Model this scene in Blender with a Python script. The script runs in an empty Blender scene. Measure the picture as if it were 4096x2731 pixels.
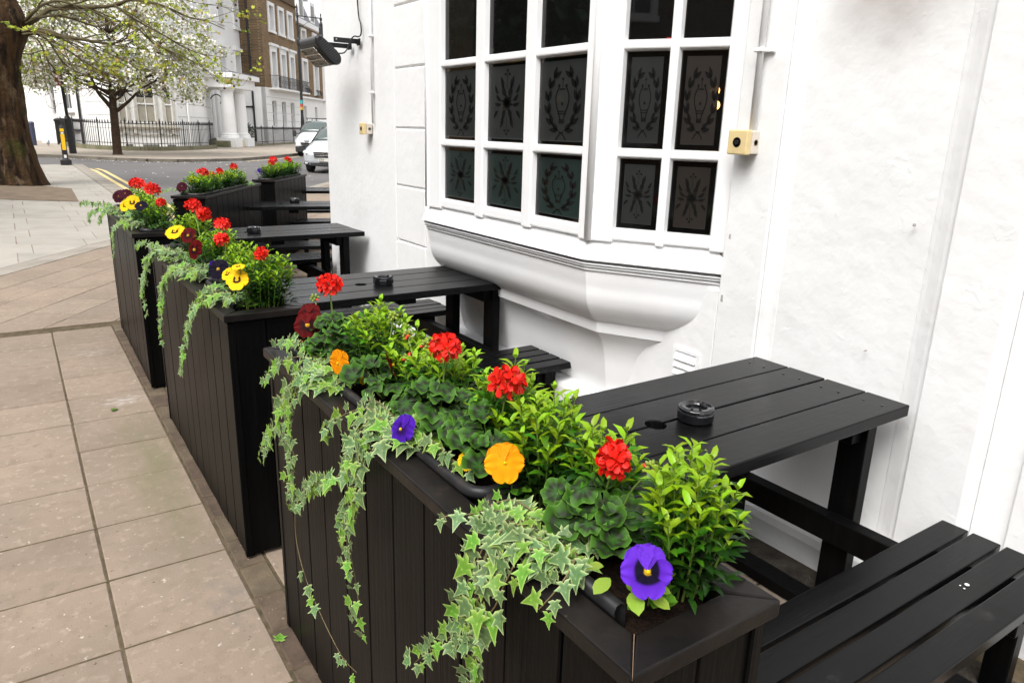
import bpy, bmesh, math, random
from mathutils import Vector, Matrix, noise
PI = math.pi; R = math.radians; V = Vector
rnd = random.Random(11)
S = bpy.context.scene
COL = S.collection

# ------------------------------------------------------------------ camera
cam_d = bpy.data.cameras.new('camera'); cam = bpy.data.objects.new('camera', cam_d); COL.objects.link(cam)
yaw, pitch, roll, EYE = R(34.276), R(-16.2), R(1.631), 1.56
_f = V((math.sin(yaw)*math.cos(pitch), math.cos(yaw)*math.cos(pitch), math.sin(pitch)))
_r = V((math.cos(yaw), -math.sin(yaw), 0)); _u = _r.cross(_f)
_r2 = math.cos(roll)*_r + math.sin(roll)*_u; _u2 = -math.sin(roll)*_r + math.cos(roll)*_u
cam.matrix_world = Matrix(((_r2.x,_u2.x,-_f.x,0),(_r2.y,_u2.y,-_f.y,0),(_r2.z,_u2.z,-_f.z,EYE),(0,0,0,1)))
cam_d.sensor_width = 36; cam_d.lens = 25.515; cam_d.clip_start = .02; cam_d.clip_end = 800
S.camera = cam
# ------------------------------------------------------------------ sky, sun, exposure (bright overcast)
w = bpy.data.worlds.new('World'); S.world = w; w.use_nodes = True
nt = w.node_tree; nt.nodes.clear()
sky = nt.nodes.new('ShaderNodeTexSky'); sky.sky_type = 'NISHITA'; sky.sun_disc = False
SUN_EL, SUN_AZ = R(54), R(240)          # azimuth clockwise from +Y
sky.sun_elevation = SUN_EL; sky.sun_rotation = SUN_AZ; sky.air_density = 1.0; sky.dust_density = 4.0; sky.ozone_density = 1.0
hsv = nt.nodes.new('ShaderNodeHueSaturation'); hsv.inputs['Saturation'].default_value = .12
bg = nt.nodes.new('ShaderNodeBackground'); bg.inputs['Strength'].default_value = .15
wo = nt.nodes.new('ShaderNodeOutputWorld')
nt.links.new(sky.outputs[0], hsv.inputs['Color']); nt.links.new(hsv.outputs[0], bg.inputs['Color']); nt.links.new(bg.outputs[0], wo.inputs['Surface'])
sd = bpy.data.lights.new('sun', 'SUN'); sd.energy = .5; sd.angle = R(28); sd.color = (1, .97, .92)
so = bpy.data.objects.new('sun', sd); COL.objects.link(so)
_sv = V((math.sin(SUN_AZ)*math.cos(SUN_EL), math.cos(SUN_AZ)*math.cos(SUN_EL), math.sin(SUN_EL)))
so.rotation_euler = _sv.to_track_quat('Z', 'Y').to_euler(); so.location = (-5, 0, 20)
vs = S.view_settings; vs.view_transform = 'Standard'; vs.look = 'None'; vs.gamma = 1; vs.use_curve_mapping = False
vs.exposure = 1.38
S.cycles.max_bounces = 6; S.cycles.diffuse_bounces = 3; S.cycles.glossy_bounces = 3; S.cycles.transparent_max_bounces = 8
S.cycles.caustics_reflective = False; S.cycles.caustics_refractive = False; S.cycles.sample_clamp_indirect = 6
try:
    S.cycles.use_denoising = True; S.cycles.denoiser = 'OPENIMAGEDENOISE'
except Exception: pass

# ------------------------------------------------------------------ helpers
def mat(name, col, rough=.5, spec=.5, metal=0, var=None, bump=None, orand=0, ramp=None, attr='k', trans=0, alpha=1, emit=None, coat=0, subs=0, stain=None, world=False, ior=1.5):
    """var=(colour2, scale, lo, hi[, stretch]); ramp=[(pos,col)...] over vertex attribute; bump=[(scale,strength,dist)...]"""
    m = bpy.data.materials.new(name); m.use_nodes = True; t = m.node_tree; N, L = t.nodes, t.links
    b = N['Principled BSDF']; b.inputs['Roughness'].default_value = rough; b.inputs['Metallic'].default_value = metal
    b.inputs['Specular IOR Level'].default_value = spec; b.inputs['IOR'].default_value = ior; b.inputs['Alpha'].default_value = alpha
    if coat: b.inputs['Coat Weight'].default_value = coat; b.inputs['Coat Roughness'].default_value = .08
    if trans: b.inputs['Transmission Weight'].default_value = trans
    if subs: b.inputs['Subsurface Weight'].default_value = subs; b.inputs['Subsurface Radius'].default_value = (.01,.02,.005)
    c4 = lambda c: (c[0], c[1], c[2], 1)
    b.inputs['Base Color'].default_value = c4(col); out = None
    tc = N.new('ShaderNodeTexCoord')
    if world:
        ge = N.new('ShaderNodeNewGeometry'); tc = type('T', (), {'outputs': {'Object': ge.outputs['Position']}})
    if ramp:
        at = N.new('ShaderNodeAttribute'); at.attribute_name = attr
        r = N.new('ShaderNodeValToRGB'); e = r.color_ramp.elements
        while len(e) < len(ramp): e.new(.5)
        for i, (p, c) in enumerate(ramp): e[i].position = p; e[i].color = c4(c)
        src = at.outputs['Fac']
        nz = N.new('ShaderNodeTexNoise'); nz.inputs['Scale'].default_value = 90; L.new(tc.outputs['Object'], nz.inputs['Vector'])
        ad = N.new('ShaderNodeMath'); ad.operation = 'MULTIPLY_ADD'; ad.inputs[1].default_value = .22; L.new(nz.outputs[0], ad.inputs[0])
        sb = N.new('ShaderNodeMath'); sb.operation = 'SUBTRACT'; sb.inputs[1].default_value = .11
        L.new(src, ad.inputs[2]); L.new(ad.outputs[0], sb.inputs[0]); L.new(sb.outputs[0], r.inputs[0]); out = r.outputs[0]
    for vv in ([var] if var and not isinstance(var, list) else (var or [])):
        c2, sc, lo, hi = vv[:4]
        nz = N.new('ShaderNodeTexNoise'); nz.inputs['Scale'].default_value = sc; nz.inputs['Detail'].default_value = 6; nz.inputs['Roughness'].default_value = .6
        vec = tc.outputs['Object']
        if len(vv) > 4:
            mp = N.new('ShaderNodeMapping'); mp.inputs['Scale'].default_value = vv[4]; L.new(vec, mp.inputs[0]); vec = mp.outputs[0]
        L.new(vec, nz.inputs['Vector'])
        mr = N.new('ShaderNodeMapRange'); mr.inputs['From Min'].default_value = lo; mr.inputs['From Max'].default_value = hi; L.new(nz.outputs[0], mr.inputs['Value'])
        mx = N.new('ShaderNodeMix'); mx.data_type = 'RGBA'; L.new(mr.outputs[0], mx.inputs[0])
        if out: L.new(out, mx.inputs[6])
        else: mx.inputs[6].default_value = c4(col)
        mx.inputs[7].default_value = c4(c2); out = mx.outputs[2]
    if orand:
        oi = N.new('ShaderNodeObjectInfo'); mr = N.new('ShaderNodeMapRange'); mr.inputs['To Min'].default_value = 1-orand; mr.inputs['To Max'].default_value = 1+orand
        L.new(oi.outputs['Random'], mr.inputs['Value']); hs = N.new('ShaderNodeHueSaturation'); L.new(mr.outputs[0], hs.inputs['Value'])
        if out: L.new(out, hs.inputs['Color'])
        else: hs.inputs['Color'].default_value = c4(col)
        m2 = N.new('ShaderNodeMath'); m2.operation = 'MULTIPLY_ADD'; m2.inputs[1].default_value = .03*(1 if orand > .1 else 0); m2.inputs[2].default_value = .485 if orand > .1 else .5
        L.new(oi.outputs['Random'], m2.inputs[0]); L.new(m2.outputs[0], hs.inputs['Hue']); out = hs.outputs[0]
    if stain:      # dirt or tinted patch with a shape of its own: (colour, centre, radii, strength)
        for sn in stain:
            sc_, ce, ra, st = sn[:4]
            mp = N.new('ShaderNodeMapping'); mp.vector_type = 'POINT'; mp.inputs['Location'].default_value = [-ce[i]/ra[i] for i in range(3)]; mp.inputs['Scale'].default_value = [1/q for q in ra]
            L.new(tc.outputs['Object'], mp.inputs[0]); ln = N.new('ShaderNodeVectorMath'); ln.operation = 'LENGTH'
            nz = N.new('ShaderNodeTexNoise'); nz.inputs['Scale'].default_value = sn[4] if len(sn) > 4 else 2.2; nz.inputs['Detail'].default_value = 6; L.new(mp.outputs[0], nz.inputs['Vector'])
            L.new(mp.outputs[0], ln.inputs[0]); ad = N.new('ShaderNodeMath'); ad.operation = 'MULTIPLY_ADD'; ad.inputs[1].default_value = sn[5] if len(sn) > 5 else .5; L.new(nz.outputs[0], ad.inputs[0]); L.new(ln.outputs['Value'], ad.inputs[2])
            mr = N.new('ShaderNodeMapRange'); mr.interpolation_type = 'SMOOTHSTEP'; mr.inputs['From Min'].default_value = .25; mr.inputs['From Max'].default_value = 1.25; mr.inputs['To Min'].default_value = st; mr.inputs['To Max'].default_value = 0
            L.new(ad.outputs[0], mr.inputs['Value']); mx = N.new('ShaderNodeMix'); mx.data_type = 'RGBA'; L.new(mr.outputs[0], mx.inputs[0])
            if out: L.new(out, mx.inputs[6])
            else: mx.inputs[6].default_value = c4(col)
            mx.inputs[7].default_value = c4(sc_); out = mx.outputs[2]
    if out: L.new(out, b.inputs['Base Color'])
    prev = None
    for bb in (bump or []):
        sc, st, di = bb[:3]; vec = tc.outputs['Object']
        if len(bb) > 3 and bb[3]: mp = N.new('ShaderNodeMapping'); mp.inputs['Scale'].default_value = bb[3]; L.new(vec, mp.inputs[0]); vec = mp.outputs[0]
        nz = N.new('ShaderNodeTexNoise'); nz.inputs['Scale'].default_value = sc; nz.inputs['Detail'].default_value = 5; L.new(vec, nz.inputs['Vector'])
        if len(bb) > 4:      # flaked layers: noise cut into ragged terraces
            mr = N.new('ShaderNodeMapRange'); mr.inputs['From Min'].default_value = bb[4]; mr.inputs['From Max'].default_value = bb[4]+.018; L.new(nz.outputs[0], mr.inputs['Value']); nz = mr
        bp = N.new('ShaderNodeBump'); bp.inputs['Strength'].default_value = st; bp.inputs['Distance'].default_value = di; L.new(nz.outputs[0], bp.inputs['Height'])
        if prev: L.new(prev.outputs[0], bp.inputs['Normal'])
        prev = bp
    if prev: L.new(prev.outputs[0], b.inputs['Normal'])
    if emit: b.inputs['Emission Color'].default_value = c4(emit[0]); b.inputs['Emission Strength'].default_value = emit[1]
    return m

class MB:
    """collects shapes; build() links them as ONE mesh object"""
    def __init__(s): s.v = []; s.f = []; s.k = []; s.m = []
    def add(s, vs, fs, k=0., mi=0):
        o = len(s.v); s.v += [tuple(p) for p in vs]; s.f += [[i+o for i in f] for f in fs]
        s.k += list(k) if isinstance(k, (list, tuple)) else [k]*len(vs); s.m += [mi]*len(fs); return s
    def hexa(s, p, mi=0): return s.add(p, [(0,3,2,1),(4,5,6,7),(0,1,5,4),(1,2,6,5),(2,3,7,6),(3,0,4,7)], mi=mi)
    def box(s, x0, x1, y0, y1, z0, z1, mi=0):
        return s.hexa([(x0,y0,z0),(x1,y0,z0),(x1,y1,z0),(x0,y1,z0),(x0,y0,z1),(x1,y0,z1),(x1,y1,z1),(x0,y1,z1)], mi)
    def prism(s, poly, z0, z1, mi=0):
        n = len(poly); vs = [(p[0],p[1],z0) for p in poly]+[(p[0],p[1],z1) for p in poly]
        return s.add(vs, [list(range(n))[::-1], list(range(n,2*n))]+[(i,(i+1)%n,n+(i+1)%n,n+i) for i in range(n)], mi=mi)
    def sweep(s, poly, vec, mi=0):      # polygon of 3-D points extruded along vec
        n = len(poly); q = [V(p) for p in poly]; vs = q+[p+V(vec) for p in q]
        return s.add(vs, [list(range(n))[::-1], list(range(n,2*n))]+[(i,(i+1)%n,n+(i+1)%n,n+i) for i in range(n)], mi=mi)
    def tube(s, pts, rad, n=6, cap=True, k=0., mi=0):
        pts = [V(p) for p in pts]; rr = rad if isinstance(rad, (list, tuple)) else [rad]*len(pts)
        up = V((0,0,1)); vs = []; ks = []; a = None
        for i, p in enumerate(pts):
            d = (pts[min(i+1,len(pts)-1)]-pts[max(i-1,0)])
            d = d.normalized() if d.length > 1e-9 else V((0,0,1))
            if a is None: a = d.orthogonal().normalized()
            a = (a - d*a.dot(d)); a = a.normalized() if a.length > 1e-6 else d.orthogonal().normalized(); b = d.cross(a)
            for j in range(n): t = 2*PI*j/n; vs.append(p+(a*math.cos(t)+b*math.sin(t))*rr[i]); ks.append(k)
        fs = [(i*n+j, i*n+(j+1)%n, (i+1)*n+(j+1)%n, (i+1)*n+j) for i in range(len(pts)-1) for j in range(n)]
        if cap: fs += [list(range(n))[::-1], list(range((len(pts)-1)*n, len(pts)*n))]
        return s.add(vs, fs, ks, mi)
    def lathe(s, prof, n=16, c=(0,0,0), mi=0, ph=0):
        vs = [(c[0]+r*math.cos(ph+2*PI*j/n), c[1]+r*math.sin(ph+2*PI*j/n), c[2]+z) for r, z in prof for j in range(n)]
        fs = [(i*n+j, i*n+(j+1)%n, (i+1)*n+(j+1)%n, (i+1)*n+j) for i in range(len(prof)-1) for j in range(n)]
        if prof[0][0] > 1e-6: fs.append(list(range(n))[::-1])
        if prof[-1][0] > 1e-6: fs.append(list(range((len(prof)-1)*n, len(prof)*n)))
        return s.add(vs, fs, mi=mi)
    def ball(s, c, r, n=8, sq=1, k=0., mi=0):
        pr = [(max(1e-7,r*math.sin(PI*i/(n//2+1))), -r*sq*math.cos(PI*i/(n//2+1))) for i in range(n//2+2)]
        return s.lathe(pr, n, c, mi)
    def merge(s, o, M):
        return s.add([M @ V(p) for p in o.v], o.f, list(o.k))
    def mesh(s, name, mats=None, smooth=False, attr=True):
        me = bpy.data.meshes.new(name); me.from_pydata(s.v, [], s.f); me.update()
        for mm in ([mats] if mats is not None and not isinstance(mats, (list, tuple)) else (mats or [])): me.materials.append(mm)
        if any(s.m): me.polygons.foreach_set('material_index', s.m)
        if attr and any(s.k):
            a = me.attributes.new('k', 'FLOAT', 'POINT'); a.data.foreach_set('value', s.k)
        if smooth: me.polygons.foreach_set('use_smooth', [True]*len(me.polygons))
        return me
    def build(s, name, mats, parent=None, smooth=False, bevel=0, seg=1, loc=None):
        o = bpy.data.objects.new(name, s.mesh(name, mats, smooth)); COL.objects.link(o)
        if parent: o.parent = parent
        if loc: o.location = loc
        if bevel:
            b = o.modifiers.new('edge', 'BEVEL'); b.width = bevel; b.segments = seg; b.limit_method = 'ANGLE'; b.angle_limit = R(40)
        if smooth == 'auto': pass
        return o
def fixn(o):      # outward normals
    bm = bmesh.new(); bm.from_mesh(o.data); bmesh.ops.recalc_face_normals(bm, faces=bm.faces); bm.to_mesh(o.data); bm.free(); return o
def tag(o, label, cat, group=None):
    o['label'] = label; o['category'] = cat
    if group: o['group'] = group
    return o
def struct(o): o['kind'] = 'structure'; return o
def stuff(o): o['kind'] = 'stuff'; return o
def thing(name, label, cat, loc=(0,0,0), rz=0, group=None):
    o = bpy.data.objects.new(name, None); COL.objects.link(o); o.location = loc; o.rotation_euler = (0,0,rz)
    o.empty_display_size = .05
    return tag(o, label, cat, group)
def inst(name, me, parent, M):
    o = bpy.data.objects.new(name, me); COL.objects.link(o); o.parent = parent; o.matrix_basis = M; return o
def frame(p, tip, nrm, sc=1.):
    y = V(tip).normalized(); z = V(nrm)-y*V(nrm).dot(y)
    z = z.normalized() if z.length > 1e-5 else y.orthogonal().normalized(); x = y.cross(z)
    return Matrix(((x.x*sc,y.x*sc,z.x*sc,p[0]),(x.y*sc,y.y*sc,z.y*sc,p[1]),(x.z*sc,y.z*sc,z.z*sc,p[2]),(0,0,0,1)))
def clip(poly, planes):      # planes: (nx, ny, c) keep nx*x+ny*y<=c
    for nx, ny, c in planes:
        out = []
        for i in range(len(poly)):
            a, b = poly[i], poly[(i+1)%len(poly)]; da = nx*a[0]+ny*a[1]-c; db = nx*b[0]+ny*b[1]-c
            if da <= 0: out.append(a)
            if da*db < 0: t = da/(da-db); out.append((a[0]+(b[0]-a[0])*t, a[1]+(b[1]-a[1])*t))
        poly = out
        if len(poly) < 3: return []
    return poly
def area(p): return abs(sum(p[i][0]*p[(i+1)%len(p)][1]-p[(i+1)%len(p)][0]*p[i][1] for i in range(len(p))))/2
def jit(a): return rnd.uniform(-a, a)
def rv(): return V((jit(1), jit(1), jit(1)))
def text(s, size, name, m, parent, loc, rot, ext=.002):
    c = bpy.data.curves.new(name, 'FONT'); c.body = s; c.size = size; c.extrude = ext; c.align_x = 'LEFT'; c.materials.append(m)
    o = bpy.data.objects.new(name, c); COL.objects.link(o); bpy.context.view_layer.update()
    me = bpy.data.meshes.new_from_object(o.evaluated_get(bpy.context.evaluated_depsgraph_get())); bpy.data.objects.remove(o)
    o = bpy.data.objects.new(name, me); COL.objects.link(o); o.parent = parent; o.location = loc; o.rotation_euler = rot; return o

# ------------------------------------------------------------------ materials
M = {}
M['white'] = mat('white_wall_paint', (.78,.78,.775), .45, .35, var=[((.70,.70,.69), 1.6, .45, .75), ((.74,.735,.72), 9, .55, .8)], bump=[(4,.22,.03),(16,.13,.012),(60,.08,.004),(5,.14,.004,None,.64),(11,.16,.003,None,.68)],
    stain=[((.30,.25,.23), (2.385,1.42,2.06), (.5,.30,.36), .7), ((.20,.15,.11), (2.3,1.5,-.06), (.5,6,.17), .85, 5, 1.2)])  # brownish smudge at the panel top, brown dirt along the wall foot
M['gloss_white'] = mat('white_gloss_paint', (.80,.80,.80), .3, .5, var=((.74,.74,.735), 3, .5, .8), bump=[(20,.08,.006),(90,.06,.002)])
M['far_white'] = mat('far_white_stucco', (.83,.825,.81), .6, .3, var=((.74,.72,.68), .7, .5, .85))
M['cream'] = mat('cream_stone_frame', (.52,.49,.43), .6, .3, var=((.38,.36,.30), 3, .4, .8))
M['black'] = mat('black_timber_paint', (.0024,.0023,.0024), .38, .30, var=[((.0048,.0045,.0044), 9, .42, .75, (9,9,.5)), ((.008,.0066,.0058), 3, .60, .85), ((.05,.045,.04), 60, .74, .78)], bump=[(9,.22,.005,(12,12,.5)),(60,.10,.004)], orand=.099, ior=1.22)
M['plank_y'] = mat('black_table_paint', (.0034,.0034,.0036), .27, .20, var=[((.0055,.0055,.0058), 6, .42, .75, (.5,14,14)), ((.022,.0205,.019), 9, .60, .78), ((.07,.065,.06), 60, .72, .78)], bump=[(7,.10,.004,(.6,14,14)),(22,.07,.006)], orand=.099, ior=1.4)
M['lid'] = mat('worn_black_lid_paint', (.0055,.005,.0049), .36, .17, var=[((.014,.011,.0095), 6, .42, .70), ((.045,.027,.017), 11, .62, .82), ((.16,.10,.06), 40, .70, .76)], bump=[(50,.2,.004),(8,.2,.006)], orand=.15)
M['rawwood'] = mat('bare_wood', (.16,.10,.06), .8)
M['plastic'] = mat('dark_grey_plastic', (.018,.0175,.018), .40, .25, var=((.04,.034,.03), 20, .5, .8))
M['soil'] = mat('potting_soil', (.008,.0045,.003), .95, .1, var=[((.02,.011,.007), 60, .4, .7), ((.12,.09,.07), 160, .68, .75)], bump=[(70,.9,.02)])
M['ash'] = mat('black_bakelite', (.006,.006,.007), .12, .6)
M['slab'] = mat('buff_paving_slab', (.264,.205,.156), .85, .25, var=[((.20,.156,.119), 2.1, .35, .7), ((.215,.178,.138), 1.1, .5, .75), ((.205,.158,.118), 14, .50, .70), ((.30,.24,.185), 22, .55, .70), ((.42,.38,.32), 34, .655, .69), ((.10,.072,.05), 60, .655, .70), ((.07,.05,.035), 17, .735, .76)], bump=[(120,.35,.004),(12,.2,.006)], orand=.095, world=True, stain=[((.13,.13,.065),(.38,3.45,0),(.26,1.6,1),.7,4,1.0), ((.50,.49,.47),(.36,4.50,0),(.42,.22,1),1.0,7,1.7), ((.12,.115,.11),(.44,2.3,0),(.30,.45,1),.8,6,1.5), ((.40,.38,.35),(.30,5.6,0),(.5,.3,1),.8,9,1.8)])
M['slab2'] = mat('pale_paving_slab', (.33,.305,.265), .8, .3, var=[((.26,.24,.205), 1.7, .45, .75), ((.30,.27,.23), 30, .68, .78)], bump=[(90,.2,.004)], orand=.06, world=True)
M['mortar'] = mat('joint_mortar', (.115,.086,.055), .95, .1, var=((.05,.045,.025), 20, .4, .7), bump=[(60,.4,.01)])
M['mortar2'] = mat('brown_joint', (.24,.19,.15), .95, .1, var=((.19,.12,.10), 8, .4, .7))
M['edging'] = mat('edging_block', (.11,.08,.055), .85, .3, var=[((.065,.047,.033), 9, .4, .7), ((.33,.27,.2), 60, .64, .72)], bump=[(90,.5,.006)], orand=.2, world=True)
M['asphalt'] = mat('grey_asphalt', (.128,.121,.118), .85, .3, var=[((.098,.092,.089), .35, .45, .65), ((.17,.165,.168), 45, .55, .8)], bump=[(150,.3,.006)])
M['kerb'] = mat('granite_kerb', (.30,.27,.23), .8, .3, var=((.17,.15,.12), 2, .4, .75))
M['dirt'] = mat('bare_earth', (.20,.155,.115), .95, .1, var=[((.13,.10,.07), 3, .4, .7), ((.05,.04,.03), 22, .66, .72)], bump=[(25,.5,.03)])
M['yellowline'] = mat('yellow_road_paint', (.62,.48,.20), .8, .3, var=((.42,.36,.25), 6, .5, .8))
M['whiteline'] = mat('white_flake', (.75,.72,.68), .8)
M['iron'] = mat('black_iron', (.01,.01,.011), .45, .5)
M['blackpipe'] = M['iron']
M['bulbwhite'] = mat('opal_glass', (.8,.78,.74), .3)
M['glass'] = mat('dark_window_glass', (.008,.009,.009), .03, .55)
M['farglass'] = mat('far_window_glass', (.012,.014,.016), .15, .5)
# ------------------------------------------------------------------ ground, paving, road
AL = R(34.5); DL = V((math.sin(AL), math.cos(AL), 0)); NL = V((-math.cos(AL), math.sin(AL), 0)); PL = V((-.245, 9.34, 0))
CL = NL.dot(PL)
struct(MB().add([(-150,-60,-.03),(160,-60,-.03),(160,260,-.03),(-150,260,-.03)], [(0,1,2,3)]).build('road', M['asphalt']))
pv = struct(MB().add([(-6,-3,-.006),(2.6,-3,-.006),(2.6,6.46,-.006),(-6,6.46,-.006)], [(0,1,2,3)]).build('pavement', M['mortar']))
# straight slabs, 0.41 module, one mesh scaled per slab
def slabmesh(w, l, m, h=.05, b=.005):
    x, y = w/2, l/2; vs = [(-x,-y,-h),(x,-y,-h),(x,y,-h),(-x,y,-h),(-x,-y,-b),(x,-y,-b),(x,y,-b),(-x,y,-b),(-x+b,-y+b,0),(x-b,-y+b,0),(x-b,y-b,0),(-x+b,y-b,0)]
    return MB().add(vs, [(0,1,5,4),(1,2,6,5),(2,3,7,6),(3,0,4,7),(4,5,9,8),(5,6,10,9),(6,7,11,10),(7,4,8,11),(8,9,10,11)]).mesh('slab', m)
def rots(x, y, z, rz=0, t=.004): return Matrix.Translation((x,y,z)) @ Matrix.Rotation(rz+jit(.004),4,'Z') @ Matrix.Rotation(jit(t),4,'X') @ Matrix.Rotation(jit(t),4,'Y')
sm = slabmesh(.3955, .3995, M['slab'])
for j in range(17):
    y = -.252+.4105*j
    for i in range(-4, 7):
        if i == 2: continue
        x = .29+.403*(i-1) if i < 2 else .60+.403*(i-2.5)
        if x > 2.3 or (j < 3 and i < 0) or y+.2 > 6.46: continue
        inst('slab', sm, pv, rots(x, y+.2, -.001+jit(.0015)))
em = slabmesh(.098, .196, M['edging'])
for j in range(32): inst('edging_block', em, pv, rots(.546, -.1+.2045*j, -.001+jit(.002), 0, .012))
# diagonal slabs of the side street
qL = lambda t, o: PL+DL*t+NL*o
def quad(t0, t1, o0, o1): return [tuple(qL(t,o)[:2]) for t, o in ((t0,o0),(t0,o1),(t1,o1),(t1,o0))]
base = [(-6,6.46),(2.6,6.46)]+[tuple(qL(t,o)[:2]) for t, o in ((-.5,-3.72),(60,-3.72),(60,.004),(-9,.004))]
sp = struct(MB().add([(x,y,-.0065) for x,y in base], [list(range(len(base)))]).build('side_pavement', M['mortar']))
def cutslab(poly, parent, m, z=0, h=.04, b=.005, name='slab'):
    if len(poly) < 3 or area(poly) < .006: return
    c = V((sum(p[0] for p in poly)/len(poly), sum(p[1] for p in poly)/len(poly), 0)); n = len(poly)
    if sum(poly[i][0]*poly[(i+1)%n][1]-poly[(i+1)%n][0]*poly[i][1] for i in range(n)) < 0: poly = poly[::-1]
    P = [V((p[0],p[1],0))-c for p in poly]; P = [p*(1-.006/max(p.length,.05)) for p in P]; Q = [p*(1-b/max(p.length,.05)) for p in P]
    vs = [(p.x,p.y,-h) for p in P]+[(p.x,p.y,-b*.8) for p in P]+[(p.x,p.y,0) for p in Q]
    fs = [(i,(i+1)%n,n+(i+1)%n,n+i) for i in range(n)]+[(n+i,n+(i+1)%n,2*n+(i+1)%n,2*n+i) for i in range(n)]+[list(range(2*n,3*n))]
    inst(name, MB().add(vs, fs).mesh('slab', m), parent, rots(c.x, c.y, z-.001+jit(.0015), 0, .002))
for i in range(9):
    o1 = -.26-.40*i; t = -6+rnd.uniform(0,.6)
    while t < 12.5:
        l = rnd.choice((.5,.6,.75))
        cutslab(clip(quad(t, t+l, o1-.4, o1), [(0,-1,-6.468),(-1,0,1.4)]), sp, M['slab']); t += l
for i in range(22): cutslab(clip(quad(-5.4+.92*i, -4.48+.92*i, -.255, 0), [(0,-1,-6.468)]), sp, M['kerb'], .002, name='edging_block')
# pale paving beyond the line
pb = clip([(-5,6),(1.76,6),(1.76,30.2),(-5,30.2)], [(-NL.x,-NL.y,-CL-.004)])
pp = struct(MB().add([(x,y,-.0062) for x,y in pb], [list(range(len(pb)))]).build('pale_pavement', M['mortar2']))
for i in range(-2, 31):
    x = -2.325+(.16 if i % 2 else 0)
    while x < 1.76:
        y0 = 9.6+.74*i; l = .75
        f = lambda X, Y: (X, Y-.68*X)
        cutslab(clip([f(x,y0),f(x+l,y0),f(x+l,y0+.74),f(x,y0+.74)], [(-NL.x,-NL.y,-CL-.01),(1,0,1.755),(0,1,30.1)]), pp, M['slab2']); x += l
for i in range(19):
    cutslab(clip([(1.765,12.3+.95*i),(2.10,12.3+.95*i),(2.10,13.25+.95*i),(1.765,13.25+.95*i)], [(-NL.x,-NL.y,-CL-.01)]), pp, M['kerb'], .003, name='kerb_stone')
pit = [(1.08,19.7),(1.0,16.5),(.2,17.05),(-3.2,19.3),(-3.2,24.2),(-1,23.2)]
struct(MB().add([(x,y,.006) for x,y in pit]+[(-.9,20.9,.07)], [(i,(i+1)%6,6) for i in range(6)]).build('tree_pit', M['dirt'], smooth=True))
for x0 in (2.2, 2.44):
    pts = [(x0+.012*(y-20)*.0, y) for y in range(13, 28)]
    mb = MB()
    for a, b in zip(range(13,27), range(14,28)): mb.add([(x0-.055,a,-.026),(x0+.055,a,-.026),(x0+.055,b,-.026),(x0-.055,b,-.026)], [(0,1,2,3)])
    mb.add([(x0-.055,27,-.026),(x0+.055,27,-.026),(x0-.05,28.1,-.026),(x0-.18,28.05,-.026)], [(0,1,2,3)])
    struct(mb.build('yellow_line', M['yellowline']))
# far pavement across the road
KF = [(-40,38.5),(-3,37.6),(.95,36.6),(1.7,36.0),(2.67,34.75),(3.61,33.55),(4.57,32.75),(5.6,32.4),(6.81,32.7),(8.14,33.35),(10.08,35.7),(12.07,38.6),(16.1,44.5),(44,85)]
far = KF+[(44,150),(-40,150)]
struct(MB().prism(far, -.1, .08).build('far_pavement', mat('far_flagstones', (.33,.285,.235), .85, .3, var=[((.25,.215,.175), .6, .4, .7), ((.40,.35,.29), 3, .55, .75)])))
kb = MB()
for a, b in zip(KF[:-1], KF[1:]):
    a, b = V((*a,0)), V((*b,0)); L_ = (b-a).length; n = max(1, round(L_/1.0)); d = (b-a)/L_; o = V((d.y,-d.x,0))
    for i in range(n):
        p, q = a+d*(L_*i/n+.008), a+d*(L_*(i+1)/n-.008)
        kb.hexa([p+o*.16+V((0,0,-.05)), q+o*.16+V((0,0,-.05)), q-o*.02+V((0,0,-.05)), p-o*.02+V((0,0,-.05)), p+o*.15+V((0,0,.084)), q+o*.15+V((0,0,.084)), q-o*.02+V((0,0,.084)), p-o*.02+V((0,0,.084))])
struct(kb.build('kerb', mat('dark_granite_kerb', (.17,.15,.12), .85, .3, var=((.08,.07,.055), 1.5, .4, .7))))
yl = MB()
for a, b in (((8.14,33.1),(10.2,35.4)),((10.2,35.4),(12.3,38.4)),((12.3,38.4),(16.3,44.3))):
    a, b = V((*a,-.026)), V((*b,-.026)); d = (b-a).normalized(); o = V((d.y,-d.x,0)); yl.add([a+o*.25,b+o*.25,b+o*.37,a+o*.37], [(0,1,2,3)])
struct(yl.build('yellow_line', M['yellowline']))
pt = MB()
for i in range(230):
    t = rnd.random()
    if i < 130:
        k = rnd.choice(range(3,10)); a, b = KF[k], KF[k+1]; u = rnd.random(); x, y = a[0]+(b[0]-a[0])*u+jit(.3), a[1]+(b[1]-a[1])*u-rnd.uniform(.25,1.2)
    else: x, y = rnd.uniform(2.6,11), rnd.uniform(15,33)
    s_ = rnd.uniform(.012,.04)*(1.6 if i % 17 == 0 else 1); z = -.024
    pt.add([(x-s_,y-s_,z),(x+s_,y-s_*.6,z+.004),(x+s_*.8,y+s_,z),(x-s_*.7,y+s_*.8,z+.008)], [(0,1,2,3)])
stuff(pt.build('fallen_petals', M['whiteline']))
# littered strip of grit along the foot of the pub wall
gs = MB(); gs.box(2.165,2.30,-1,6.4,-.05,.012)
struct(gs.build('grit_strip', mat('grit', (.06,.052,.042), .95, .1, var=[((.02,.018,.016), 12, .4, .7), ((.4,.37,.3), 90, .68, .74)], bump=[(80,.7,.012)])))
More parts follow.
